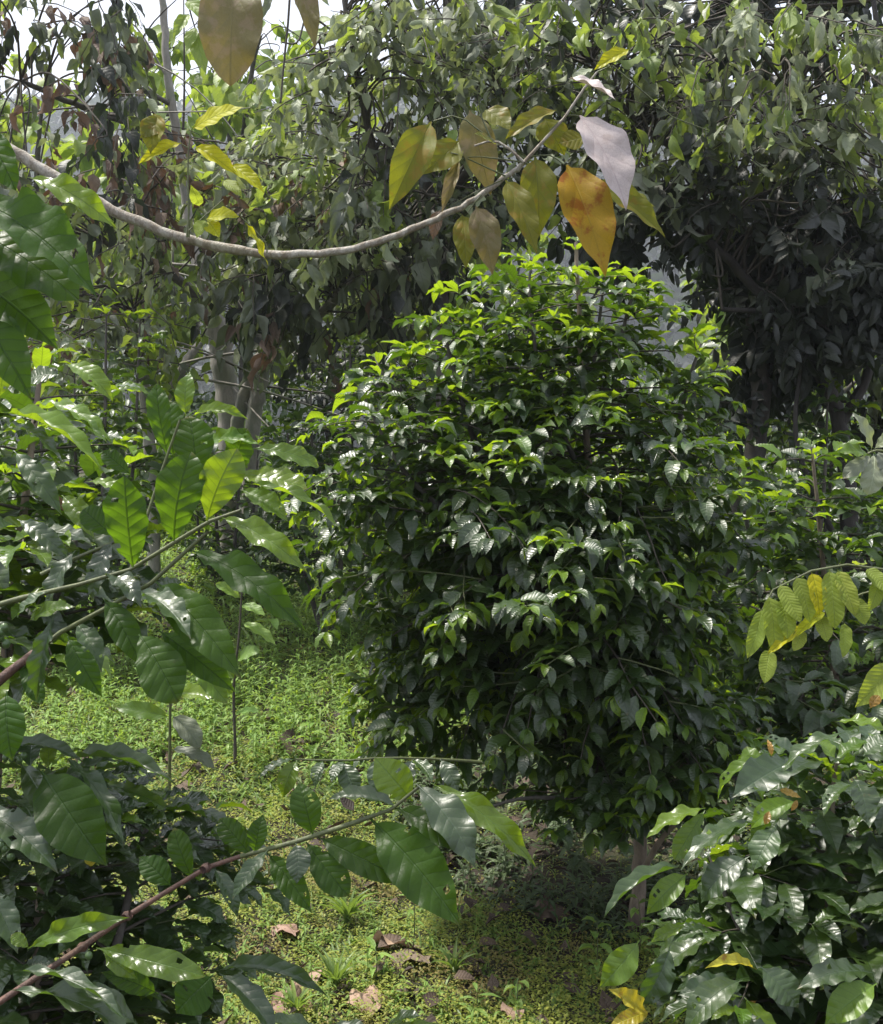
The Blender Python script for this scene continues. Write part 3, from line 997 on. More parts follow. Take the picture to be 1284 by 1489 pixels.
for (bb, tt, d0, d1, wp, f, m) in [
    ((40, 590), (145, 588), 2.0, 1.9, 24, .2, 'coffee_leaf_fresh'), ((60, 600), (142, 610), 2.0, 1.9, 26, .4, 'coffee_leaf_fresh'),
    ((0, 600), (132, 635), 1.9, 1.8, 36, .3, 'coffee_leaf_fresh'), ((95, 530), (155, 560), 2.0, 1.95, 34, .4, 'coffee_leaf_fresh'),
    ((85, 545), (45, 545), 2.0, 2.0, 34, .6, 'coffee_leaf'), ((0, 620), (80, 645), 1.9, 1.8, 26, .2, 'coffee_leaf'),
    ((125, 700), (187, 704), 2.1, 2.05, 20, .4, 'coffee_leaf_fresh'), ((90, 720), (135, 765), 2.0, 1.95, 34, .6, 'coffee_leaf_fresh'),
    ((20, 655), (80, 730), 1.95, 1.9, 34, .5, 'coffee_leaf'), ((25, 755), (85, 790), 1.95, 1.9, 30, .5, 'coffee_leaf'),
    ((0, 540), (30, 545), 2.0, 2.0, 30, .4, 'coffee_leaf_fresh'), ((10, 510), (5, 570), 1.9, 1.9, 34, .8, 'coffee_leaf_fresh'),
]:
    hero(P, 'coffee_near', m, bb, tt, d0, d1, wp, f)
hero(P, 'coffee_near', 'dry_leaf', (78, 715), (95, 742), 2.0, 2.0, 9, .5)

# the bright shoot
p0 = at(-40, 990, 1.75)
b = root('coffee_shoot', 'bright backlit coffee shoot with broad veined leaves reaching right from the left edge', 'coffee shoot', p0)
P = Plant(b, 120)
S = 1.75
limb(P, [at(-40, 890, S), at(30, 870, S), at(115, 850, S), at(190, 828, S), at(255, 788, S), at(305, 758, S), at(350, 742, S)], .004, .0025, 'green_twig', sides=8)
limb(P, [at(-20, 1000, S), at(50, 950, S), at(110, 905, S), at(200, 862, S), at(250, 820, S), at(300, 775, S)], .0045, .0025, 'green_twig', sides=8)
limb(P, [at(-20, 1005, S - .02), at(25, 968, S - .02), at(50, 950, S)], .0075, .007, 'red_twig', sides=8)
limb(P, [at(60, 835, S + .05), at(130, 803, S + .05), at(175, 785, S + .05)], .004, .0025, 'green_twig', sides=6)
limb(P, [at(190, 828, S), at(230, 700, S + .05), at(262, 610, S + .05)], .003, .002, 'green_twig', sides=6)
for (bb, tt, d0, d1, wp, f, m) in [
    ((194, 828), (182, 712), 1.75, 1.70, 66, .95, 'B:coffee_leaf_backlit'), ((253, 789), (260, 670), 1.75, 1.72, 72, .95, 'B:coffee_leaf_backlit'),
    ((301, 757), (328, 662), 1.75, 1.72, 62, .95, 'B:coffee_leaf_fresh'), ((320, 752), (424, 792), 1.75, 1.65, 36, .55, 'coffee_leaf_fresh'),
    ((275, 800), (418, 862), 1.75, 1.62, 50, .5, 'coffee_leaf_backlit'), ((366, 652), (457, 665), 1.85, 1.85, 32, .6, 'coffee_leaf_fresh'),
    ((345, 690), (430, 697), 1.85, 1.8, 44, .6, 'coffee_leaf_fresh'), ((355, 703), (488, 735), 1.8, 1.75, 22, .3, 'coffee_leaf_fresh'),
    ((350, 712), (414, 742), 1.82, 1.78, 34, .6, 'coffee_leaf_fresh'), ((245, 665), (222, 568), 1.85, 1.85, 34, .8, 'coffee_leaf_backlit'),
    ((252, 665), (250, 588), 1.9, 1.9, 44, .8, 'coffee_leaf_backlit'), ((270, 605), (266, 546), 1.85, 1.85, 30, .8, 'coffee_leaf_fresh'),
    ((276, 608), (342, 590), 1.85, 1.8, 20, .5, 'coffee_leaf_fresh'), ((290, 645), (364, 634), 1.9, 1.85, 30, .6, 'coffee_leaf_fresh'),
    ((285, 695), (285, 612), 1.85, 1.85, 66, .9, 'B:coffee_leaf_backlit'), ((340, 690), (350, 635), 1.9, 1.85, 50, .7, 'B:coffee_leaf_backlit'),
    ((226, 846), (334, 942), 1.72, 1.6, 66, .7, 'coffee_leaf_backlit'), ((200, 858), (276, 905), 1.7, 1.62, 44, .3, 'coffee_leaf'),
    ((202, 922), (258, 1000), 1.66, 1.6, 72, .75, 'B:coffee_leaf_backlit'), ((228, 915), (323, 984), 1.68, 1.62, 44, .6, 'coffee_leaf_backlit'),
    ((98, 925), (138, 1002), 1.7, 1.66, 40, .7, 'coffee_leaf_backlit'), ((78, 895), (55, 1006), 1.68, 1.66, 30, .35, 'coffee_leaf'),
    ((40, 905), (92, 872), 1.7, 1.68, 30, .5, 'coffee_leaf_fresh'), ((150, 870), (205, 945), 1.75, 1.7, 44, .6, 'coffee_leaf_backlit'),
    ((165, 785), (130, 860), 1.8, 1.75, 34, .4, 'coffee_leaf'), ((110, 800), (60, 870), 1.8, 1.75, 34, .4, 'coffee_leaf'),
    ((150, 830), (200, 850), 1.78, 1.7, 34, .2, 'coffee_leaf'), ((165, 780), (120, 745), 1.8, 1.8, 40, .6, 'coffee_leaf_backlit'),
    ((110, 905), (150, 960), 1.8, 1.75, 34, .4, 'coffee_leaf'), ((275, 905), (330, 975), 1.85, 1.8, 28, .7, 'coffee_leaf_fresh'),
    ((265, 940), (320, 1010), 1.85, 1.8, 30, .7, 'coffee_leaf_fresh'), ((70, 860), (20, 890), 1.7, 1.7, 30, .3, 'coffee_leaf'),
    ((30, 960), (60, 1010), 1.75, 1.7, 30, .6, 'coffee_leaf_backlit'), ((190, 690), (150, 660), 1.95, 1.95, 30, .6, 'coffee_leaf_backlit'),
    ((10, 1005), (10, 1090), 1.6, 1.55, 60, .8, 'coffee_leaf_backlit'), ((280, 720), (235, 700), 1.9, 1.9, 50, .7, 'coffee_leaf_backlit'),
]:
    hero(P, 'coffee_near', m, bb, tt, d0, d1, wp, f)


def cherries(P, px, py, D, n, r=.0055):
    """little green coffee cherries, each one a ball on a stub"""
    for i in range(n):
        c = at(px, py, D) + rng.normal(0, .009, 3) * np.array([1.3, .7, 1])
        mb = MB()
        th = np.linspace(0, math.pi, 7)
        prof = np.column_stack([np.zeros(7), np.zeros(7), -np.cos(th) * r * 1.15])
        v, f = tube_np(c + prof, np.maximum(np.sin(th) * r, .0004), 8)
        mb.add(v, f)
        mb.build('cherry', ['cherry_skin'], P.o)


cherries(P, 12, 925, 1.72, 5, .007)

# upper left: leaves of a bush close to the camera
b = root('coffee_shoot', 'drooping dark green coffee branch hanging in at the upper left edge', 'coffee shoot', at(-120, 300, 1.3))
P = Plant(b, 60)
limb(P, [at(-120, 180, 1.35), at(-60, 260, 1.3), at(-30, 360, 1.3), at(-15, 470, 1.3)], .006, .003, 'green_twig')
for (bb, tt, d0, d1, wp, f, m) in [
    ((-45, 290), (125, 378), 1.3, 1.22, 92, .6, 'coffee_leaf_backlit'), ((40, 258), (146, 290), 1.35, 1.3, 38, .6, 'coffee_leaf_fresh'),
    ((-50, 330), (88, 402), 1.3, 1.25, 90, .6, 'coffee_leaf_backlit'), ((-50, 400), (62, 468), 1.3, 1.25, 80, .6, 'coffee_leaf_backlit'),
    ((-50, 440), (38, 535), 1.28, 1.22, 74, .65, 'coffee_leaf_backlit'), ((-30, 175), (18, 252), 1.3, 1.25, 44, .7, 'coffee_leaf_backlit'),
    ((0, 330), (60, 345), 1.36, 1.33, 50, .6, 'coffee_leaf_backlit'),
]:
    hero(P, 'coffee_near', m, bb, tt, d0, d1, wp, f)

# lower left bush
D = 2.1
base = at(60, 1740, D); base[2] = float(ground_h(base[0], base[1]))
b = root('coffee_bush', 'dark coffee bush in the lower left corner with small green cherries among its leaves', 'coffee bush', base)
P = Plant(b, 260)
env = px_env([(110, 1290, D + .2, 210, 170, .35), (60, 1180, D, 110, 120, .25), (60, 1420, D, 200, 120, .3), (250, 1270, 2.4, 150, 95, .3), (180, 1400, 2.2, 190, 110, .3)])
coffee_bush(P, [
    ([base, at(50, 1500, D), at(60, 1300, D), at(70, 1120, D)], .016, .005, 'coffee_bark', 'trunk', .15),
    ([at(55, 1560, D), at(160, 1400, D), at(200, 1240, D + .1), at(230, 1170, D + .2)], .010, .004, 'dark_bark', 'stem', .1),
    ([at(55, 1560, D), at(-30, 1400, D), at(-40, 1200, D)], .010, .004, 'dark_bark', 'stem', .1),
], env, leaf=.11, flush=.10, key='coffee_near', node=.04, inter=.045, sub=.25, zref=.7)
for (bb, tt, d0, d1, wp, f, m) in [
    ((60, 1120), (132, 1232), 1.8, 1.7, 92, .7, 'coffee_leaf_backlit'), ((92, 1100), (182, 1182), 1.85, 1.75, 22, .1, 'coffee_leaf'),
    ((-30, 1175), (66, 1242), 1.8, 1.7, 54, .35, 'coffee_leaf'), ((95, 1105), (228, 1100), 1.9, 1.8, 24, .3, 'coffee_leaf'),
    ((0, 1095), (100, 1078), 1.85, 1.8, 20, .3, 'coffee_leaf'), ((-20, 1290), (28, 1365), 1.75, 1.7, 40, .4, 'coffee_leaf'),
    ((145, 1140), (240, 1170), 2.3, 2.2, 24, .5, 'coffee_leaf_fresh'), ((30, 1110), (80, 1180), 1.9, 1.8, 40, .5, 'coffee_leaf'),
    ((140, 1210), (128, 1256), 1.9, 1.9, 22, .6, 'coffee_leaf_yellow'),
]:
    hero(P, 'coffee_near', m, bb, tt, d0, d1, wp, f)
cherries(P, 72, 1222, 1.9, 14, .006)
cherries(P, 25, 1098, 1.9, 7, .006)
cherries(P, 12, 1235, 1.85, 8, .006)

# the long reddish branch crossing the lower left
b = root('coffee_shoot', 'long reddish coffee branch rising from the lower left corner, broad leaves at its end', 'coffee shoot', at(-20, 1475, 1.6))
P = Plant(b, 90)
S = 1.7
mainp, _ = limb(P, [at(-20, 1470, S - .1), at(40, 1430, S - .08), at(100, 1390, S - .05), at(185, 1332, S), at(245, 1295, S), at(300, 1262, S), at(350, 1245, S)], .0052, .0036, 'red_twig', sides=9)
limb(P, [at(350, 1245, S), at(400, 1233, S), at(455, 1216, S), at(510, 1198, S), at(545, 1188, S), at(590, 1165, S), at(612, 1142, S)], .0042, .0025, 'green_twig', sides=8)
for (px, py) in ((185, 1332), (120, 1377), (300, 1262)):
    v, f = tube_np(np.array([at(px - 5, py + 3, S - .03), at(px, py, S - .02), at(px + 5, py - 3, S - .02)]), [.006, .0085, .006], 8)
    mb = MB(); mb.add(v, f); mb.build('node', ['red_twig'], P.o)
for (bb, tt, d0, d1, wp, f, m) in [
    ((455, 1215), (440, 1144), 1.7, 1.7, 46, .9, 'coffee_leaf_backlit'), ((460, 1216), (576, 1274), 1.7, 1.62, 48, .7, 'coffee_leaf_backlit'),
    ((538, 1190), (662, 1308), 1.7, 1.6, 84, .75, 'coffee_leaf_backlit'), ((582, 1176), (490, 1146), 1.7, 1.7, 30, .25, 'coffee_leaf'),
    ((600, 1165), (552, 1108), 1.72, 1.72, 56, .85, 'coffee_leaf_fresh'), ((575, 1175), (684, 1222), 1.7, 1.62, 48, .6, 'coffee_leaf_backlit'),
    ((605, 1140), (690, 1222), 1.7, 1.6, 60, .3, 'coffee_leaf'), ((625, 1138), (768, 1218), 1.72, 1.62, 36, .45, 'coffee_leaf_fresh'),
    ((430, 1226), (440, 1272), 1.68, 1.64, 38, .3, 'coffee_leaf'), ((445, 1224), (496, 1295), 1.7, 1.65, 48, .8, 'coffee_leaf_backlit'),
    ((388, 1240), (450, 1308), 1.7, 1.65, 40, .7, 'coffee_leaf_backlit'), ((390, 1235), (345, 1292), 1.68, 1.62, 28, .3, 'coffee_leaf'),
    ((370, 1242), (378, 1192), 1.7, 1.7, 30, .7, 'coffee_leaf_backlit'), ((365, 1244), (325, 1195), 1.7, 1.7, 36, .6, 'coffee_leaf_backlit'),
    ((140, 1378), (274, 1413), 1.66, 1.6, 44, .6, 'coffee_leaf_fresh'), ((150, 1385), (186, 1415), 1.66, 1.62, 24, .7, 'coffee_leaf_fresh'),
    ((40, 1380), (146, 1328), 1.66, 1.62, 34, .55, 'coffee_leaf_fresh'), ((42, 1378), (20, 1360), 1.66, 1.66, 20, .6, 'coffee_leaf_fresh'),
    ((20, 1412), (172, 1438), 1.62, 1.55, 30, .05, 'coffee_leaf'), ((10, 1440), (190, 1460), 1.6, 1.55, 20, .1, 'coffee_leaf'),
    ((310, 1418), (260, 1465), 1.7, 1.66, 62, .8, 'coffee_leaf_backlit'), ((318, 1415), (398, 1482), 1.68, 1.6, 38, .25, 'coffee_leaf'),
    ((315, 1412), (448, 1412), 1.7, 1.62, 26, .35, 'coffee_leaf'), ((230, 1445), (170, 1415), 1.7, 1.65, 34, .6, 'coffee_leaf_backlit'),
    ((470, 1500), (395, 1478), 1.72, 1.68, 26, .2, 'coffee_leaf'), ((480, 1492), (545, 1500), 1.72, 1.68, 30, .3, 'coffee_leaf'),
    ((560, 1500), (600, 1465), 1.72, 1.7, 34, .15, 'coffee_leaf'), ((555, 1505), (650, 1490), 1.72, 1.7, 20, .3, 'coffee_leaf_fresh'),
    ((200, 1490), (120, 1440), 1.62, 1.6, 44, .4, 'coffee_leaf'), ((310, 1262), (345, 1320), 1.7, 1.65, 24, .2, 'coffee_leaf'),
    ((250, 1290), (210, 1245), 1.75, 1.75, 40, .6, 'coffee_leaf_backlit'), ((280, 1278), (250, 1215), 1.75, 1.75, 36, .6, 'coffee_leaf_backlit'),
]:
    hero(P, 'coffee_near', m, bb, tt, d0, d1, wp, f)
cherries(P, 122, 1388, 1.62, 1, .006)
cherries(P, 45, 1440, 1.6, 1, .006)

# thin side branch crossing towards the big bush
b = root('coffee_shoot', 'thin green coffee twig with small hanging leaves above the lawn, below the middle bush', 'coffee shoot', at(700, 1110, 2.6))
P = Plant(b, 60)
limb(P, [at(700, 1108, 2.7), at(640, 1104, 2.6), at(560, 1102, 2.5), at(500, 1106, 2.45), at(430, 1104, 2.4)], .004, .002, 'green_twig', sides=6)
for (bb, tt, wp, f, m) in [((430, 1104), (380, 1122), 16, .2, 'coffee_leaf'), ((432, 1105), (408, 1150), 30, .7, 'coffee_leaf_fresh'),
                           ((470, 1106), (455, 1135), 20, .3, 'coffee_leaf'), ((500, 1106), (480, 1125), 20, .2, 'coffee_leaf'),
                           ((500, 1108), (512, 1148), 34, .7, 'coffee_leaf'), ((545, 1103), (550, 1150), 30, .4, 'coffee_leaf'),
                           ((560, 1102), (590, 1140), 30, .3, 'coffee_leaf'), ((600, 1104), (585, 1140), 26, .6, 'coffee_leaf'),
                           ((640, 1104), (665, 1140), 28, .5, 'coffee_leaf'), ((600, 1104), (630, 1128), 24, .2, 'coffee_leaf')]:
    hero(P, 'coffee_near', m, bb, tt, 2.45, 2.4, wp, f)

# ------------------------------------------------------------------ bushes further back
def back_bush(label, px, D, top, w, seed_leaf=.13, flush=.12, cap=200, basepx=None, mat='coffee_leaf', group=None):
    base = at(basepx or px, 900, D); base[2] = float(ground_h(base[0], base[1]))
    topz = at(px, top, D)
    b = root('coffee_bush', label, 'coffee bush', base, group)
    P = Plant(b, cap)
    wm = w * D / F
    c = (base + topz) / 2
    c[2] = base[2] + (topz[2] - base[2]) * .52
    c[0] = topz[0]
    env = [(c, np.array([wm, wm * .8, (topz[2] - base[2]) * .5]))]
    L = []
    for k in range(4):
        a = k * 1.57 + .5
        o = np.array([math.cos(a), math.sin(a) * .6, 0]) * wm * .55
        tp = c.copy(); tp[2] = topz[2] * (1 - .12 * (k % 3)); tp = tp + o
        L.append(([base + o * .1, (base + tp) / 2 + o * .3, tp], .02, .005, 'dark_bark', 'trunk' if k == 0 else 'stem', .12))
    coffee_bush(P, L, env, leaf=seed_leaf, flush=flush, node=.11, inter=.085, latmax=.9, sub=.12, zref=topz[2] * .7, leafmat=mat)
    return P


back_bush('dark coffee bush in shade between the grey trunks and the big middle bush', 480, 6.8, 500, 125, cap=220)
back_bush('coffee bush in shade left of the grey trunks, bright shoots along its top', 130, 6.4, 455, 140, flush=.35, cap=220)
back_bush('small dark coffee bush at the foot of the grey trunks', 330, 8.0, 640, 90, cap=120)
back_bush('coffee bush in deep shade under the dark tree on the right', 1150, 6.2, 560, 150, cap=200)
back_bush('coffee bush showing through behind the big middle bush, lit yellow green', 700, 7.4, 400, 150, flush=.8, cap=160)
back_bush('coffee bush behind the right edge bush, below the dark tree trunk', 1290, 7.2, 560, 120, cap=120)
back_bush('coffee bush standing in bright light behind the right shoulder of the middle bush', 960, 8.2, 560, 130, flush=.8, cap=120)

back_bush('tall dark leaf mass added far back, between grey tree and middle bush top', 530, 9.2, 350, 130, cap=120, mat='shadow_leaf', flush=.05)  # dark canopy mass added to cover the hill, built like a coffee bush

# ------------------------------------------------------------------ trees
for (vx, vy, vw, vh, vD) in [(365, 50, 60, 60, 7.5), (300, 150, 60, 35, 7.5), (120, 250, 40, 30, 7.5), (250, 30, 28, 40, 7.5), (60, 165, 28, 25, 7.5), (998, 390, 56, 26, 6.5), (1015, 495, 42, 45, 6.6), (400, 110, 45, 45, 7.5), (1180, 25, 20, 22, 6.5)]:
    VOIDS.append((at(vx, vy, vD), np.array([vw, vh]) * vD / F))

# grey multi-stemmed tree, left
D = 8.4
base = at(335, 930, D); base[2] = float(ground_h(base[0], base[1]))
b = root('shade_tree', 'grey trunked shade tree on the left, several stems and dusty hanging leaves', 'tree', base)
P = Plant(b, 300)
P.twm = ['dark_twig', 'grey_bark']
LB = []


def lm(ctrl, r0, r1, mat='grey_bark', name='branch', **k):
    p, _ = limb(P, ctrl, r0, r1, mat, name, **k)
    LB.append(p)
    return p


lm([base, at(336, 760, D), at(334, 620, D), at(326, 540, D), at(316, 480, D), at(300, 440, D)], .10, .08, name='trunk', sides=12)
lm([at(345, 700, D + .1), at(345, 620, D - .1), at(368, 540, D - .2), at(388, 500, D - .2), at(400, 430, D - .2), at(395, 330, D - .3), at(410, 200, D - .2)], .055, .03, name='stem', sides=10)
lm([at(360, 800, D - .1), at(368, 620, D - .2), at(380, 550, D - .2), at(393, 495, D - .2)], .062, .055, name='stem', sides=10)
lm([at(390, 505, D - .2), at(430, 478, D - .4), at(470, 452, D - .6), at(505, 415, D - .8), at(560, 330, D - 1), at(600, 200, D - 1)], .045, .02)
lm([at(305, 450, D), at(270, 415, D - .1), at(220, 382, D - .3), at(150, 350, D - .6)], .045, .03, 'dark_bark')
lm([at(300, 440, D), at(275, 330, D + .1), at(262, 220, D + .1), at(246, 130, D), at(238, 20, D), at(235, -80, D)], .045, .022)
lm([at(240, 580, D - .5), at(262, 540, D - .5), at(290, 500, D - .3)], .035, .03)
lm([at(225, 930, D - .6), at(222, 700, D - .6), at(208, 560, D - .6), at(195, 450, D - .6)], .05, .035, name='stem')
lm([at(395, 440, D - .2), at(440, 360, D - .2), at(460, 250, D - .3), at(450, 120, D)], .03, .015)
lm([at(250, 230, D), at(200, 185, D - .2), at(130, 160, D - .6), at(30, 118, D - 1)], .03, .018, 'dark_bark')
lm([at(245, 150, D), at(185, 115, D - .2), at(130, 60, D - .2)], .02, .012, 'dark_bark')
lm([at(250, 240, D - .1), at(170, 160, D - .3), at(150, 60, D - .4), at(175, -20, D - .4)], .018, .01, 'dark_bark')
Lc = np.vstack(LB)


def tw(cx, cy, D, rx, rz, ry, n, key='ovate', mats=('dusty_leaf', 'dusty_leaf_pale', 'dusty_leaf_green', 'dry_leaf'), wts=(5, 3, 2, 1), **k):
    twiggy(P, at(cx, cy, D), (rx * D / F, ry, rz * D / F), n, Lc, key, mats, wts, **k)


tw(480, 280, 7.2, 140, 100, .7, 150, leaf=.13, wts=(3, 6, 2, .5), hang=.45, jit=.7)
tw(240, 360, 7.4, 200, 100, .8, 80, leaf=.12, wts=(4, 3, 3, 1.2), hang=.6, jit=.7)
tw(480, 400, 7.4, 150, 100, .7, 100, leaf=.15, mats=('dusty_leaf', 'shadow_leaf', 'dusty_leaf_pale', 'dry_leaf'), wts=(5, 3, 1, .7), hang=.8, jit=.6)
tw(120, 480, 7.3, 140, 60, .6, 50, leaf=.12, wts=(3, 1, 4, .6), hang=.6, jit=.6)
tw(165, 120, 7.2, 60, 120, .4, 46, leaf=.15, mats=('dusty_leaf', 'shadow_leaf', 'dry_leaf', 'dusty_leaf_pale'), wts=(3, 2, 3, 2), per=10, link=.12)
tw(100, 20, 7.0, 160, 60, .5, 95, leaf=.14, mats=('dusty_leaf', 'shadow_leaf', 'dusty_leaf_green', 'dry_leaf'), wts=(4, 2, 1, 1), per=10, link=.12)
tw(185, 215, 6.8, 50, 110, .4, 34, leaf=.15, mats=('dry_leaf', 'shadow_leaf', 'dusty_leaf_pale'), wts=(4, 3, 2), link=.2)
tw(40, 180, 7.4, 70, 60, .3, 16, leaf=.11, wts=(2, 3, 4, .5), hang=.5, jit=.8, link=.2)
tw(300, 190, 7.4, 120, 50, .4, 34, leaf=.12, wts=(2, 4, 4, .5), hang=.45, jit=.8, link=.2)
tw(60, 290, 7.4, 80, 70, .4, 34, leaf=.11, wts=(2, 3, 4, .5), hang=.5, jit=.8)

for _ in range(46):
    k = Lc[rng.integers(len(Lc))]
    if k[2] < 1.9:
        continue
    d0 = nrm(rng.normal(0, 1, 3) * [1, .5, .8] + [0, -.3, .2])
    L_ = rng.uniform(.6, 1.6)
    P.tw.tube(curve_pts([k, k + d0 * L_ * .5 + rng.normal(0, .06, 3), k + d0 * L_ + [0, 0, -.12 * L_]], 9), np.linspace(.012, .004, 9) * rng.uniform(.6, 1.1), 4, int(rng.random() < .6))

# drooping lobed-leaf tree, centre top
D = 6.6
base = at(640, 1000, D); base[2] = float(ground_h(base[0], base[1]))
b = root('drooping_tree', 'pale tree with limp lobed leaves rising behind the top of the middle bush', 'tree', base)
P = Plant(b, 300)
P.twm = ['dark_twig']
LB = []
lm([base, at(650, 700, D), at(640, 450, D), at(620, 300, D), at(640, 120, D), at(660, -60, D)], .07, .03, 'dark_bark', 'trunk', sides=10)
lm([at(635, 400, D), at(560, 260, D - .3), at(520, 120, D - .4), at(500, 0, D - .4)], .03, .012, 'dark_bark')
lm([at(625, 320, D), at(720, 200, D - .3), at(800, 90, D - .3), at(830, -20, D)], .03, .012, 'dark_bark')
Lc = np.vstack(LB)
tw(620, 90, 6.2, 195, 120, .7, 170, key=('lobed', 'ovate', 'lance_tree'), mats=('dusty_leaf_pale', 'dusty_leaf', 'dusty_leaf_green'), wts=(6, 2, 2), leaf=.13, hang=.55, jit=.8)
tw(560, 280, 6.3, 110, 90, .5, 60, key=('lobed', 'ovate', 'lance_tree'), mats=('dusty_leaf_pale', 'dusty_leaf', 'dusty_leaf_green', 'shadow_leaf'), wts=(4, 4, 1, 1), leaf=.125, hang=.55, jit=.8)
tw(700, 250, 6.5, 110, 90, .5, 50, key=('lobed', 'ovate', 'lance_tree'), mats=('shadow_leaf', 'dusty_leaf', 'dusty_leaf_green'), wts=(3, 4, 1), leaf=.125, hang=.55, jit=.8)
tw(620, 380, 6.8, 80, 50, .5, 16, key='ovate', mats=('shadow_leaf', 'dusty_leaf', 'dry_leaf'), wts=(4, 2, 1), leaf=.17, hang=1.0)

# green-topped tree, right
D = 6.4
base = at(1000, 1010, D); base[2] = float(ground_h(base[0], base[1]))
b = root('drooping_tree', 'tree at upper right with limp grey green leaves and yellow green tips', 'tree', base)
P = Plant(b, 300)
LB = []
lm([base, at(1090, 700, D), at(1100, 450, D), at(1040, 250, D), at(960, 60, D), at(930, -80, D)], .07, .03, 'dark_bark', 'trunk', sides=10)
lm([at(1095, 420, D), at(1110, 280, D - .3), at(1150, 160, D - .4), at(1200, 20, D - .4)], .03, .012, 'dark_bark')
lm([at(1035, 250, D), at(930, 180, D - .3), at(860, 90, D - .3)], .02, .012, 'dark_bark')
Lc = np.vstack(LB)
tw(880, 70, 5.9, 150, 110, .6, 90, key=('lobed', 'ovate', 'lance_tree'), mats=('dusty_leaf_green', 'dusty_leaf', 'dusty_leaf_pale', 'shadow_leaf'), wts=(3, 3, 3, 2), leaf=.125, hang=.45, jit=.8)
tw(1120, 130, 5.8, 190, 120, .6, 130, key=('lobed', 'ovate', 'lance_tree'), mats=('dusty_leaf_green', 'dusty_leaf', 'dusty_leaf_pale', 'shadow_leaf'), wts=(5, 3, 3, 1), leaf=.13, hang=.7, jit=.7)
tw(1010, 230, 5.9, 150, 70, .5, 60, key=('lobed', 'ovate', 'lance_tree'), mats=('dusty_leaf', 'dusty_leaf_pale', 'dusty_leaf_green'), wts=(4, 3, 1), leaf=.12, hang=.4, jit=.8)
tw(1250, 280, 5.9, 110, 90, .5, 45, key='ovate', mats=('dusty_leaf', 'dusty_leaf_pale', 'shadow_leaf'), wts=(4, 2, 2), leaf=.16, hang=.8)

# dark compound-leaved tree, right
D = 6.2
base = at(1240, 960, D); base[2] = float(ground_h(base[0], base[1]))
b = root('dark_tree', 'dark shaded tree on the right with leaning limbs and feather shaped leaves', 'tree', base)
P = Plant(b, 260)
LB = []
lm([base, at(1235, 760, D), at(1222, 620, D), at(1185, 530, D - .1), at(1150, 478, D - .2), at(1085, 405, D - .3), at(1030, 350, D - .4)], .055, .02, 'black_bark', 'trunk', sides=12)
lm([at(1222, 620, D), at(1265, 530, D), at(1230, 480, D), at(1200, 400, D), at(1160, 300, D)], .032, .014, 'black_bark')
lm([at(1180, 520, D), at(1210, 400, D), at(1260, 280, D), at(1280, 120, D), at(1270, 0, D)], .028, .014, 'black_bark')
lm([at(1150, 478, D - .2), at(1120, 455, D - .3), at(1050, 450, D - .5)], .02, .012, 'black_bark')
lm([at(1222, 800, D), at(1160, 650, D - .2), at(1165, 520, D - .2)], .018, .01, 'black_bark')
Lc = np.vstack(LB)
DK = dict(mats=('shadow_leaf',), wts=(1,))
tw(1110, 345, 5.8, 190, 75, .3, 110, key='pinnate', leaf=.30, per=4, hang=.3, jit=.6, twig=.3, **DK)
tw(1140, 450, 6.0, 100, 45, .3, 34, key='pinnate', leaf=.34, per=4, hang=.35, jit=.6, twig=.3, **DK)
tw(1240, 430, 6.0, 70, 70, .3, 36, key='pinnate', leaf=.34, per=4, hang=.35, jit=.6, twig=.3, **DK)
tw(1070, 400, 6.8, 90, 40, .4, 40, key='pinnate', leaf=.32, per=4, hang=.35, jit=.6, twig=.3, **DK)
tw(1170, 370, 6.8, 150, 80, .5, 100, key='pinnate', leaf=.34, per=4, hang=.35, jit=.6, twig=.35, **DK)
tw(1100, 530, 6.7, 60, 45, .3, 26, key='pinnate', leaf=.34, per=4, hang=.4, jit=.6, twig=.3, **DK)
tw(1210, 560, 7.2, 110, 90, .4, 26, key='ovate', leaf=.15, per=8, mats=('shadow_leaf', 'dusty_leaf'), wts=(3, 1))
tw(960, 300, 6.3, 90, 36, .4, 30, key='ovate', leaf=.18, per=9, **DK)
tw(1160, 300, 5.9, 170, 60, .5, 60, key='ovate', leaf=.15, per=9, mats=('shadow_leaf', 'dusty_leaf'), wts=(3, 1), hang=.5, jit=.7)
tw(850, 20, 7.2, 200, 100, .6, 60, key='ovate', leaf=.2, per=9, **DK)
tw(1180, 0, 7.0, 160, 90, .6, 50, key='ovate', leaf=.2, per=9, **DK)

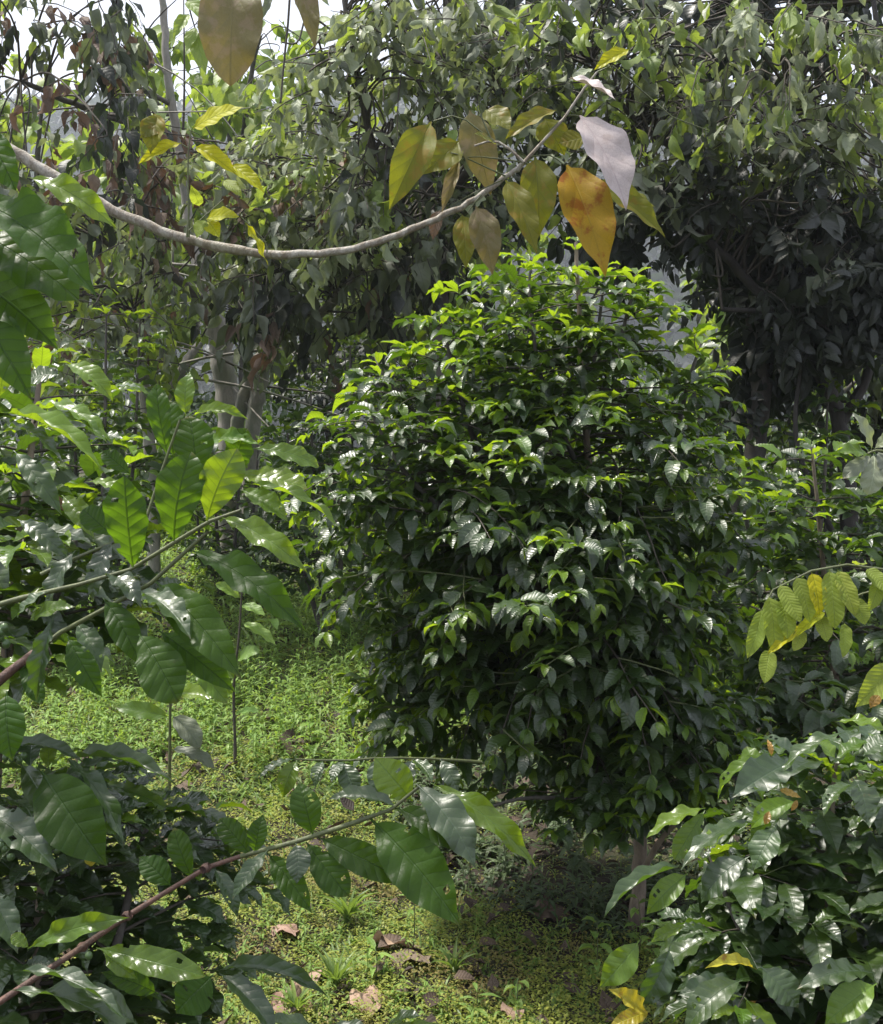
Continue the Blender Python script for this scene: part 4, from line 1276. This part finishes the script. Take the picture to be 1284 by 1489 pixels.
# sunlit trees far behind
for (lab, px, D, top, w, n, leaf) in [
    ('sunlit yellow green tree beyond the grey trunked tree, against the sky', 350, 13, 115, 190, 320, .26),
    ('sunlit light green tree at the far left, partly hidden by bare branches', 60, 14, 215, 170, 260, .26),
    ('light green tree glowing behind the middle bush', 660, 12, 360, 150, 220, .24),
    ('light green tree far behind the dark tree on the right', 1180, 14, 480, 180, 200, .24),
]:
    base = at(px, 800, D); base[2] = float(ground_h(base[0], base[1]))
    tz = at(px, top, D)[2]
    b = root('sunlit_tree', lab, 'tree', base)
    P = Plant(b, 150)
    LB = []
    c0 = base.copy()
    lm([c0, c0 + [0.1, 0, tz * .4], c0 + [-.1, 0, tz * .8]], .11, .04, 'dark_bark', 'trunk')
    for k in range(5):
        a = k * 1.26
        lm([c0 + [0, 0, tz * (.3 + .08 * k)], c0 + [math.cos(a) * .8, math.sin(a) * .5, tz * (.5 + .08 * k)], c0 + [math.cos(a) * 1.3, math.sin(a) * .8, tz * (.6 + .07 * k)]], .04, .015, 'dark_bark')
    Lc = np.vstack(LB)
    wm = w * D / F
    twiggy(P, c0 + [0, 0, tz * .58], (wm, wm * .7, tz * .44), n, Lc, 'far', ('sunny_far_leaf', 'dusty_leaf_green'), (3, 1), leaf=leaf, per=9, hang=.5, twig=.6, link=.3)

# ------------------------------------------------------------------ the bowed grey branch with big leaves
b = root('bowed_branch', 'bare pale grey branch bowing across the top with big olive leaves at its end', 'branch', at(-60, 190, 2.6))
P = Plant(b, 60)
S = 2.5
limb(P, [at(-60, 190, S), at(0, 208, S), at(55, 243, S), at(140, 293, S), at(200, 322, S), at(270, 346, S), at(335, 362, S), at(400, 370, S), at(460, 369, S),
         at(530, 358, S), at(600, 333, S), at(650, 311, S), at(700, 284, S), at(740, 254, S), at(762, 236, S)], .0135, .0055, 'pale_branch_bark', sides=12, n=60, wob=.0016)
for ctrl, r in [([(762, 236), (790, 205), (820, 172), (850, 128), (868, 105)], .004), ([(762, 236), (735, 212), (715, 205), (690, 212)], .0035),
                ([(762, 236), (795, 250), (830, 264), (862, 265)], .0025), ([(735, 256), (700, 240), (670, 226), (655, 222)], .002),
                ([(800, 190), (825, 168), (846, 170)], .0022), ([(720, 206), (690, 185), (665, 168), (630, 176)], .002),
                ([(700, 284), (690, 295), (680, 310)], .002), ([(770, 228), (800, 226), (820, 240)], .002),
                ([(762, 236), (700, 228), (660, 230)], .0018), ([(730, 262), (690, 280), (655, 300)], .0015),
                ([(868, 105), (900, 98), (960, 160), (1030, 190)], .002), ([(715, 205), (700, 170), (690, 150)], .002),
                ([(272, 345), (274, 320), (276, 290)], .003), ([(388, 368), (385, 350), (350, 315)], .002)]:
    limb(P, [at(x, y, S - .02) for x, y in ctrl], r, r * .6, 'green_twig' if r < .0035 else 'pale_branch_bark', 'petiole' if r < .003 else 'branch', sides=6)
for (bb, tt, d0, d1, wp, f, m) in [
    ((627, 177), (572, 297), 2.45, 2.4, 58, .85, 'olive_leaf'), ((683, 160), (706, 275), 2.5, 2.48, 58, .8, 'brown_olive_leaf'),
    ((668, 205), (622, 260), 2.5, 2.48, 52, .8, 'olive_leaf'), ((735, 262), (784, 366), 2.4, 2.36, 46, .8, 'olive_leaf'),
    ((778, 228), (788, 338), 2.48, 2.45, 58, .85, 'olive_leaf'), ((824, 240), (886, 388), 2.42, 2.35, 82, .85, 'rusty_leaf'),
    ((862, 264), (968, 334), 2.45, 2.4, 46, .7, 'olive_leaf'), ((843, 168), (924, 284), 2.4, 2.32, 84, .45, 'pale_pink_leaf'),
    ((826, 114), (892, 153), 2.45, 2.4, 30, .4, 'pale_pink_leaf'), ((848, 200), (815, 212), 2.5, 2.5, 36, .8, 'olive_leaf'),
    ((810, 160), (738, 196), 2.5, 2.46, 30, .5, 'olive_leaf'), ((792, 172), (814, 222), 2.52, 2.5, 52, .8, 'olive_leaf'),
    ((692, 300), (722, 390), 2.45, 2.42, 50, .8, 'brown_olive_leaf'), ((672, 312), (682, 388), 2.5, 2.46, 38, .8, 'olive_leaf'),
    ((915, 72), (868, 96), 2.5, 2.48, 26, .6, 'lemon_leaf'), ((668, 232), (648, 310), 2.5, 2.5, 20, .5, 'brown_olive_leaf'),
    ((705, 160), (745, 190), 2.55, 2.52, 44, .7, 'olive_leaf'), ((895, 280), (950, 300), 2.5, 2.5, 30, .5, 'olive_leaf'),
    ((862, 100), (830, 120), 2.55, 2.5, 14, .5, 'dusty_leaf_pale'), ((720, 210), (690, 200), 2.45, 2.42, 26, .5, 'olive_leaf'),
    ((640, 305), (625, 345), 2.6, 2.6, 22, .6, 'dry_leaf'),
]:
    hero(P, 'ovate_near', m, bb, (bb[0] + (tt[0] - bb[0]) * .93, bb[1] + (tt[1] - bb[1]) * .93), d0, d1, wp * .92, f)
hero(P, 'dry', 'lemon_leaf', (358, 325), (388, 372), 2.44, 2.42, 14, .6, var=1)

# leaves hanging in from above
b = root('overhanging_twig', 'brown tinged broad leaves hanging on a twig from the top edge, left of centre', 'twig', at(400, -60, 2.1))
P = Plant(b, 10)
limb(P, [at(480, -60, 2.1), at(400, -40, 2.1), at(335, -45, 2.1)], .004, .003, 'dark_twig', sides=6)
hero(P, 'round_near', 'brown_olive_leaf', (345, -50), (333, 94), 2.1, 2.05, 90, .95)
hero(P, 'ovate_near', 'brown_olive_leaf', (432, -40), (460, 62), 2.1, 2.08, 34, .6)
b = root('overhanging_twig', 'thin bare dark twig against the sky beside the brown tinged leaves', 'twig', at(420, -60, 3.2))
P = Plant(b, 10)
limb(P, [at(424, -60, 3.2), at(420, 20, 3.2), at(413, 90, 3.2), at(408, 150, 3.2)], .004, .0025, 'dark_twig', sides=6)
hero(P, 'ovate_near', 'dusty_leaf', (395, -10), (385, 24), 3.1, 3.1, 12, .6)
b = root('overhanging_twig', 'small twig with dark leaves hanging in the sky gap near the top left', 'twig', at(270, -60, 3.4))
P = Plant(b, 12)
limb(P, [at(262, -60, 3.4), at(272, 0, 3.4), at(285, 45, 3.4)], .004, .002, 'dark_twig', sides=6)
for (bb, tt, wp) in [((285, 45), (292, 95), 26), ((283, 40), (275, 72), 18), ((275, 20), (255, 50), 18), ((272, 0), (300, 30), 22)]:
    hero(P, 'ovate_near', 'dusty_leaf_green', bb, tt, 3.4, 3.35, wp, .8)

# climbing vine with yellow leaves
b = root('climbing_vine', 'slender vine with bright yellow leaves climbing up from the bowed branch', 'vine', at(275, 345, 2.48))
P = Plant(b, 40)
limb(P, [at(275, 345, 2.47), at(274, 290, 2.46), at(273, 230, 2.46), at(278, 190, 2.46)], .0022, .0015, 'green_twig', sides=6)
limb(P, [at(275, 335, 2.46), at(300, 312, 2.46), at(325, 290, 2.46)], .0016, .001, 'green_twig', 'petiole', sides=5)
limb(P, [at(273, 215, 2.46), at(262, 208, 2.46)], .0012, .001, 'green_twig', 'petiole', sides=5)
for (bb, tt, wp, f, m) in [((281, 187), (348, 157), 36, .7, 'lemon_leaf'), ((264, 208), (208, 232), 22, .6, 'lemon_leaf'), ((284, 213), (340, 243), 26, .7, 'lemon_leaf'),
                           ((336, 240), (380, 272), 24, .7, 'lemon_leaf'), ((325, 262), (352, 284), 20, .7, 'lime_leaf'), ((300, 318), (348, 318), 28, .7, 'lemon_leaf'),
                           ((302, 322), (320, 342), 24, .8, 'lemon_leaf'), ((298, 320), (284, 338), 20, .8, 'lime_leaf'), ((290, 300), (282, 275), 18, .8, 'lime_leaf'),
                           ((240, 175), (205, 190), 30, .9, 'olive_leaf'), ((225, 165), (222, 212), 36, .8, 'olive_leaf')]:
    hero(P, 'ovate_near', m, bb, tt, 2.46, 2.42, wp, f)

# pinnate lime leaves at right
b = root('compound_leaf_sprig', 'lime yellow sprig of paired leaflets drooping in from the right edge', 'sprig', at(1300, 830, 2.2))
P = Plant(b, 60, 'leaflet')
S = 2.2
limb(P, [at(1300, 830, S), at(1250, 822, S), at(1215, 822, S), at(1180, 830, S), at(1140, 845, S), at(1112, 872, S), at(1098, 905, S)], .003, .0015, 'green_twig', 'stalk', sides=6)
limb(P, [at(1300, 852, S), at(1240, 868, S), at(1190, 895, S), at(1140, 935, S)], .0025, .0012, 'green_twig', 'stalk', sides=6)
limb(P, [at(1222, 822, S), at(1232, 870, S), at(1226, 905, S)], .0018, .001, 'green_twig', 'stalk', sides=5)
for (bb, tt, wp, f, m) in [
    ((1118, 866), (1132, 940), 32, .9, 'lime_leaf'), ((1108, 885), (1096, 950), 26, .8, 'lime_leaf'), ((1134, 850), (1158, 900), 26, .8, 'lime_leaf'),
    ((1158, 838), (1182, 895), 30, .9, 'lime_leaf'), ((1180, 832), (1196, 885), 26, .9, 'lemon_leaf'), ((1206, 828), (1212, 905), 34, .9, 'lime_leaf'),
    ((1218, 828), (1240, 888), 28, .85, 'lime_leaf'), ((1136, 870), (1150, 920), 30, .8, 'lime_leaf'), ((1200, 890), (1160, 915), 18, .4, 'lemon_leaf'),
    ((1240, 870), (1260, 900), 28, .9, 'lime_leaf'), ((1170, 908), (1125, 945), 18, .4, 'lemon_leaf'), ((1228, 905), (1232, 950), 20, .9, 'lime_leaf'),
    ((1190, 895), (1205, 925), 26, .8, 'lime_leaf'), ((1260, 826), (1290, 860), 24, .7, 'lime_leaf'), ((1120, 945), (1110, 985), 26, .6, 'lime_leaf'),
    ((1165, 915), (1160, 940), 22, .8, 'lime_leaf'), ((1245, 822), (1255, 815), 20, .6, 'lime_leaf'), ((1280, 835), (1272, 880), 24, .8, 'lime_leaf')]:
    hero(P, 'leaflet', m, bb, tt, S, S - .04, wp, f)
hero(P, 'ovate_near', 'lime_leaf', (1300, 965), (1258, 1022), 2.1, 2.05, 44, .7)

# grey-green hanging leaf group, right edge
b = root('leafy_twig', 'grey green rosette of long hanging leaves at the right edge above the bush', 'twig', at(1300, 640, 3.2))
P = Plant(b, 30)
limb(P, [at(1310, 660, 3.2), at(1275, 655, 3.2), at(1262, 660, 3.2)], .005, .003, 'green_twig', sides=6)
for (bb, tt, wp, m) in [((1268, 655), (1252, 608), 22, 'dusty_leaf_pale'), ((1262, 660), (1232, 650), 26, 'coffee_leaf_fresh'), ((1266, 662), (1235, 690), 24, 'dusty_leaf'),
                        ((1270, 660), (1272, 712), 38, 'dusty_leaf_pale'), ((1275, 655), (1300, 690), 30, 'dusty_leaf'), ((1272, 652), (1300, 630), 24, 'dusty_leaf_pale')]:
    hero(P, 'coffee_near', m, bb, tt, 3.2, 3.15, wp, .6)

# saplings standing in the lawn
D = 4.7
base = at(342, 1155, D); base[2] = float(ground_h(base[0], base[1]))
b = root('sapling', 'thin brown stemmed sapling standing in the lit lawn, few large leaves', 'sapling', base)
P = Plant(b, 30)
limb(P, [base, at(342, 1080, D), at(340, 1000, D), at(348, 920, D), at(352, 850, D)], .008, .004, 'dark_twig', 'stem', sides=7)
for (bb, tt, wp, f, m) in [((345, 960), (372, 945), 24, .5, 'herb_leaf'), ((346, 950), (300, 990), 30, .4, 'coffee_leaf_fresh'), ((350, 880), (380, 890), 20, .4, 'herb_leaf'),
                           ((350, 870), (320, 850), 20, .5, 'herb_leaf'), ((341, 1010), (300, 985), 24, .5, 'coffee_leaf_fresh'), ((340, 1040), (370, 1030), 14, .3, 'herb_leaf'),
                           ((352, 852), (362, 815), 18, .5, 'herb_leaf'), ((351, 905), (395, 930), 20, .4, 'herb_leaf')]:
    hero(P, 'round_near', m, bb, tt, D, D - .05, wp, f)
D = 3.9
base = at(247, 1265, D); base[2] = float(ground_h(base[0], base[1]))
b = root('sapling', 'straight pale green stem rising through the dark leaves left of the brown sapling', 'sapling', base)
P = Plant(b, 30)
limb(P, [base, at(246, 1180, D), at(247, 1090, D), at(248, 1000, D), at(250, 940, D)], .0065, .005, 'green_twig', 'stem', sides=7)
for (bb, tt, wp, f, m) in [((247, 1042), (180, 1030), 28, .6, 'coffee_leaf_fresh'), ((250, 1040), (290, 1075), 34, .35, 'dusty_leaf'), ((248, 1010), (300, 1005), 26, .4, 'coffee_leaf_fresh'),
                           ((247, 1090), (305, 1110), 20, .2, 'dusty_leaf'), ((250, 950), (215, 985), 34, .3, 'dusty_leaf'), ((247, 1110), (200, 1130), 22, .4, 'coffee_leaf_fresh')]:
    hero(P, 'round_near', m, bb, tt, D, D - .05, wp, f)


# ------------------------------------------------------------------ weeds, litter, lawn
def gpt(px, py):
    """point on the ground seen at the pixel"""
    d = _rt * ((px - 642) / F) + _up * ((744.5 - py) / F) + _fw
    t = -EYE[2] / d[2]
    p = EYE + d * t
    for _ in range(14):
        t = t * .5 + .5 * (float(ground_h(p[0], p[1])) - EYE[2]) / d[2]
        p = EYE + d * t
    return p


def weed(label, px, py, h, n, leaf, mat, key='herb', spread=1.0, group=None, name='weed'):
    g = gpt(px, py)
    b = root(name, label, 'weed' if name == 'weed' else 'grass', g, group)
    P = Plant(b, 40)
    st = np.array([rng.normal(0, .01), rng.normal(0, .01), h])
    if name == 'weed':
        limb(P, [g, g + st * .5 + [.005, 0, 0], g + st], .0022, .0012, 'green_twig', 'stem', sides=5, n=6)
    for i in range(n):
        t = (i + 1) / n if name == 'weed' else 0
        a = i * 2.4 + rng.uniform(-.3, .3)
        out = np.array([math.cos(a), math.sin(a), 0])
        P.leaf(key, mat, g + st * t, out * spread + np.array([0, 0, .35 + (0 if name == 'weed' else rng.uniform(.6, 1.6))]), np.array([0, 0, 1.]) - out * .2, leaf * rng.uniform(.7, 1.1), 1.0 if name == 'weed' else .45)


for (lab, px, py, h, n, lf, m, key) in [
    ('broad leaved weed standing in the lit lawn below the right foreground bush', 1015 - 150, 1420, .16, 10, .06, 'herb_leaf', 'coffee'),
    ('yellow tipped weed at the edge of the shade under the middle bush', 970 - 40, 1385, .17, 10, .055, 'herb_leaf', 'coffee'),
    ('tall pale weed with narrow leaves beside the curled brown leaf', 600, 1390, .20, 12, .05, 'herb_leaf', 'herb'),
    ('weed with blue green leaves in front of the curled brown leaf', 545, 1425, .09, 8, .08, 'herb_leaf', 'herb'),
    ('small weed at the bottom edge beside the brown scrap', 745, 1478, .09, 6, .05, 'herb_leaf', 'coffee'),
    ('weed at the lower edge of the lawn with upright pale leaf', 690, 1485, .08, 7, .07, 'herb_leaf', 'herb'),
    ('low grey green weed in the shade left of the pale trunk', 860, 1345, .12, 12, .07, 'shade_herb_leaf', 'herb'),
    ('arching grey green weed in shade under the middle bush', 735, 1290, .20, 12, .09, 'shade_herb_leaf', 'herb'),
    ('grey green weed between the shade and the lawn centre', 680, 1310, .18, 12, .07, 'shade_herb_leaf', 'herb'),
    ('yellow green weed glowing in the far lawn left of the middle bush', 455, 1105, .16, 8, .09, 'herb_leaf', 'coffee'),
    ('bright weed at the foot of the dark bushes behind the lawn', 395, 965, .28, 12, .12, 'herb_leaf', 'coffee'),
    ('weed with round lit leaves next to the pale trunk, right side', 950, 1400, .12, 8, .05, 'herb_leaf', 'coffee'),
    ('yellow weed in the far lawn near the left bush', 135, 1015, .2, 8, .12, 'herb_leaf', 'coffee'),
    ('pale weed in the shaded strip near the centre of the lawn edge', 640, 1250, .2, 10, .07, 'shade_herb_leaf', 'herb'),
]:
    weed(lab, px, py, h, n, lf, m, key)
for (lab, px, py, lf) in [('bright grass tuft in the middle of the lawn', 505, 1345, .20), ('grass tuft beside the pink curled fallen leaf', 488, 1440, .16),
                          ('grass tuft at the right foot of the curled brown leaf', 660, 1420, .14), ('arching grass tuft near the bottom edge of the lawn', 430, 1480, .14)]:
    weed(lab, px, py, .01, 16, lf * .8, 'grass_leaf', 'herb', .6, name='grass_tuft')

for (lab, px, py, s, mat, face, az, roll) in [
    ('large curled pink brown fallen leaf on the lawn, front left', 440, 1432, .14, 'fallen_pink_leaf', .35, .3, .3),
    ('flat pale pink fallen leaf at the bottom edge', 532, 1466, .12, 'fallen_pink_leaf', .5, 1.2, -.2),
    ('dark curled brown leaf with pale rib on the lawn', 600, 1400, .15, 'dry_leaf', .7, -.8, .9),
    ('pale rolled dry leaf leaning on the dark curled leaf', 575, 1385, .14, 'fallen_pink_leaf', .2, -1.0, 1.2),
    ('thin dry leaf lying at the bottom left of the lawn', 418, 1474, .11, 'fallen_pink_leaf', .2, 1.3, .8),
    ('brown fallen leaf shading a dark hollow, left of the lawn', 418, 1362, .11, 'fallen_pink_leaf', .3, -.6, .5),
    ('reddish fallen leaf lying in the shade under the middle bush', 792, 1335, .13, 'dry_leaf', .1, 1.3, .1),
    ('small brown fallen leaf at the bottom edge right of centre', 745, 1486, .08, 'fallen_pink_leaf', .3, .4, .4),
    ('dark crumpled leaf on the far lawn', 425, 1095, .2, 'litter_leaf', .7, .5, .6),
]:
    g = gpt(px, py)
    b = root('fallen_leaf', lab, 'fallen leaf', g)
    P = Plant(b, 5, 'blade')
    d = np.array([math.sin(az), math.cos(az), .12])
    P.leaf('dry', mat, g + [0, 0, .03] - d * s * .5, d, np.array([roll, -face, 1.0]), s * 1.15, 1.2)


def scatter(name, label, regions, build_one, mats):
    mb = MB()
    for (n, xs, ys) in regions:
        build_one(mb, n, xs, ys)
    o = mb.build(name, mats)
    o['kind'] = 'stuff'
    o['label'] = label
    return o


def many(mb, key_geo, X, Y, Z, size, yaw, tilt, mi, ws=None):
    """vectorised copies of a small mesh"""
    v, f, uv = key_geo
    n = len(X)
    c, s = np.cos(yaw), np.sin(yaw)
    ct, st = np.cos(tilt), np.sin(tilt)
    vx = v[None, :, 0] * (ws[:, None] if ws is not None else 1)
    vy = v[None, :, 1] * ct[:, None] - v[None, :, 2] * st[:, None]
    vz = v[None, :, 1] * st[:, None] + v[None, :, 2] * ct[:, None]
    wx = (vx * c[:, None] - vy * s[:, None]) * size[:, None] + X[:, None]
    wy = (vx * s[:, None] + vy * c[:, None]) * size[:, None] + Y[:, None]
    wz = vz * size[:, None] + Z[:, None]
    W = np.stack([wx, wy, wz], -1).reshape(-1, 3)
    ff = (f[None] + (np.arange(n) * len(v))[:, None, None]).reshape(-1, 4)
    mb.add(W, ff, np.tile(uv, (n, 1)), mi)


# tiny leaf: 4 vertices folded; blade: 3 segments
TINY = (np.array([[0, 0, 0], [.28, .5, .08], [0, 1, -.1], [-.28, .5, .08]]), np.array([[0, 1, 2, 3]]), np.array([[.5, 0], [.78, .5], [.5, 1], [.22, .5]]))
_rb = random.Random(5)
BLADE = [leaf_shape('lance', _rb, 4, 1, droop=dr, fold=0, wave=0, pet=0) for dr in (.8, 1.6, 2.4)]
HERB = [leaf_shape('lance', _rb, 3, 2, droop=dr, fold=.3, wave=0, pet=0) for dr in (.5, 1.0, 1.6)]


def wedge(n, y0, y1, margin=.25, power=1.0):
    y = y0 + (y1 - y0) * rng.random(n) ** power
    half = y * .41 + margin
    x = rng.uniform(-1, 1, n) * half
    return x, y


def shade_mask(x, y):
    """1 under the middle and right bushes, where the floor is bare soil and weeds take the shaded leaf colour"""
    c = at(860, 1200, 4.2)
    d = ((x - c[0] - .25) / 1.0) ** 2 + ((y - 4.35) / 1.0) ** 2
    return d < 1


mb = MB()
# carpet of tiny leaves
for (n, y0, y1, s0, s1) in [(120000, 2.6, 4.3, .006, .015), (60000, 4.2, 6.6, .009, .02), (20000, 6.4, 11, .018, .036)]:
    # clustered little plants, 8 leaves each
    m = n // 8
    cx, cy = wedge(m, y0, y1, .4, 1.1)
    keep = ~shade_mask(cx, cy) | (rng.random(m) < .12)
    cx, cy = cx[keep], cy[keep]
    m = len(cx)
    hh = rng.uniform(0, .06, m) * (1 + .6 * np.sin(cx * 5) * np.cos(cy * 4))
    X = np.repeat(cx, 8) + rng.normal(0, .016, m * 8)
    Y = np.repeat(cy, 8) + rng.normal(0, .016, m * 8)
    Z = ground_h(X, Y) + np.repeat(hh, 8) * rng.random(m * 8) + .004
    many(mb, TINY, X, Y, Z, rng.uniform(s0, s1, m * 8), rng.uniform(0, 6.28, m * 8), rng.uniform(-.3, .8, m * 8), 0)
o = mb.build('ground_cover', ['moss_leaf'])
o['kind'] = 'stuff'
o['label'] = 'yellow green carpet of tiny leaved ground cover on the lawn'

mb = MB()
for (n, y0, y1, s) in [(26000, 2.6, 4.6, .05), (20000, 4.3, 7, .085), (10000, 6.5, 11, .15)]:
    m = n // 6
    cx, cy = wedge(m, y0, y1, .4)
    X = np.repeat(cx, 6) + rng.normal(0, .008, m * 6)
    Y = np.repeat(cy, 6) + rng.normal(0, .008, m * 6)
    k = ~(shade_mask(X, Y)) | (rng.random(m * 6) < .3)
    X, Y = X[k], Y[k]
    q = len(X)
    for i, bl in enumerate(BLADE):
        sl = slice(i, None, 3)
        many(mb, bl, X[sl], Y[sl], ground_h(X[sl], Y[sl]), rng.uniform(.6, 1.5, len(X[sl])) * s, rng.uniform(0, 6.28, len(X[sl])), rng.uniform(.3, 1.2, len(X[sl])), 0, np.full(len(X[sl]), .32))
o = mb.build('grass', ['grass_leaf'])
o['kind'] = 'stuff'
o['label'] = 'short bright grass blades growing through the lawn'

mb = MB()
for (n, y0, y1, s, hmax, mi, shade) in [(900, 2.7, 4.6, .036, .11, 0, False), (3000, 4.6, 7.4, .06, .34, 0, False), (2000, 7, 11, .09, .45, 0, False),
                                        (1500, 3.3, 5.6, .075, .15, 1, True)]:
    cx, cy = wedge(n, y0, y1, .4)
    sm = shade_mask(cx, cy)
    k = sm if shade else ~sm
    cx, cy = cx[k], cy[k]
    m = len(cx)
    hh = rng.uniform(.2, 1, m) * hmax * np.clip(.75 + .5 * np.sin(cx * 3.1 + cy) * np.cos(cy * 2.3), .25, 1.3)
    K = 12
    for j in range(K):
        t = (j + 1) / K
        yaw = rng.uniform(0, .8, m) + j * 2.4 + cx * 50
        many(mb, HERB[j % 3], cx + rng.normal(0, .004, m), cy + rng.normal(0, .004, m), ground_h(cx, cy) + hh * t, rng.uniform(.6, 1.2, m) * s * (1.2 - .5 * t), yaw, rng.uniform(-.1, .7, m), mi)
    # stems
    bx = (np.array([[-.5, 0, 0], [.5, 0, 0], [.5, 0, 1], [-.5, 0, 1], [0, -.5, 0], [0, .5, 0], [0, .5, 1], [0, -.5, 1]]), np.array([[0, 1, 2, 3], [4, 5, 6, 7]]), np.zeros((8, 2)) + .5)
    v = bx[0]
    W = np.stack([v[None, :, 0] * .0018 + cx[:, None], v[None, :, 1] * .0018 + cy[:, None], v[None, :, 2] * hh[:, None] + ground_h(cx, cy)[:, None]], -1).reshape(-1, 3)
    ff = (bx[1][None] + (np.arange(m) * 8)[:, None, None]).reshape(-1, 4)
    mb.add(W, ff, np.tile(bx[2], (m, 1)), mi)
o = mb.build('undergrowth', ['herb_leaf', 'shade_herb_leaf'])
o['kind'] = 'stuff'
o['label'] = 'leafy herbs crowding the lawn and the shaded ground under the bushes'

# dense low growth closing the view behind the bushes
mb = MB()
FARL = [leaf_shape('coffee', _rb, 3, 2, droop=dr, fold=.3, wave=0, pet=0) for dr in (.6, 1.1, 1.6)]
n = 16000
x = rng.uniform(-7.5, 7.5, n)
y = rng.uniform(9.6, 12.5, n)
top = 1.0 + .45 * np.sin(x * 1.3) + .3 * np.sin(x * 3.1 + 1) + .5 * (y - 9.6) / 3
z = ground_h(x, y) + top * np.clip(rng.random(n), .02, 1) ** .7
yw = rng.uniform(0, 6.28, n)
for i, bl in enumerate(FARL):
    sl = slice(i, None, 3)
    many(mb, bl, x[sl], y[sl], z[sl], rng.uniform(.10, .2, len(x[sl])), yw[sl], rng.uniform(-.9, .3, len(x[sl])), 0)
o = mb.build('thicket', ['coffee_leaf'])
o['kind'] = 'stuff'
o['label'] = 'dark leafy thicket closing the view low down behind the bushes'

mb = MB()
x, y = wedge(1900, 2.6, 10, .5)
DRYS = [leaf_shape('ovate', _rb, 4, 2, droop=dr, fold=.4, wave=.05, pet=0, twist=.8) for dr in (-.6, .5, 1.2)]
for i, bl in enumerate(DRYS):
    sl = slice(i, None, 3)
    n = len(x[sl])
    many(mb, bl, x[sl], y[sl], ground_h(x[sl], y[sl]) + rng.uniform(.008, .05, n), rng.uniform(.03, .09, n), rng.uniform(0, 6.28, n), rng.uniform(-.2, .3, n), 0)
o = mb.build('leaf_litter', ['litter_leaf'])
o['kind'] = 'stuff'
o['label'] = 'scattered brown leaf litter on the soil'

finalise()

# ------------------------------------------------------------------ haze
mb = MB()
x0, x1, y0, y1, z0, z1 = -345, 345, -12, 430, -3.5, 152
V = np.array([[x0, y0, z0], [x1, y0, z0], [x1, y1, z0], [x0, y1, z0], [x0, y0, z1], [x1, y0, z1], [x1, y1, z1], [x0, y1, z1]], float)
mb.add(V, np.array([[0, 3, 2, 1], [4, 5, 6, 7], [0, 1, 5, 4], [1, 2, 6, 5], [2, 3, 7, 6], [3, 0, 4, 7]]))
B = NB('haze_air')
pv = B.n('ShaderNodeVolumePrincipled')
pv.inputs['Color'].default_value = (0.86, 0.92, 1.0, 1)
pv.inputs["Density"].default_value = 0.0013
pv.inputs['Anisotropy'].default_value = 0.3
out = B.n('ShaderNodeOutputMaterial')
B.set(out.inputs['Volume'], pv.outputs[0])
MATS['haze_air'] = B.m
o = mb.build('haze', ['haze_air'])
o['kind'] = 'stuff'
o['label'] = 'thin bluish haze over the valley'
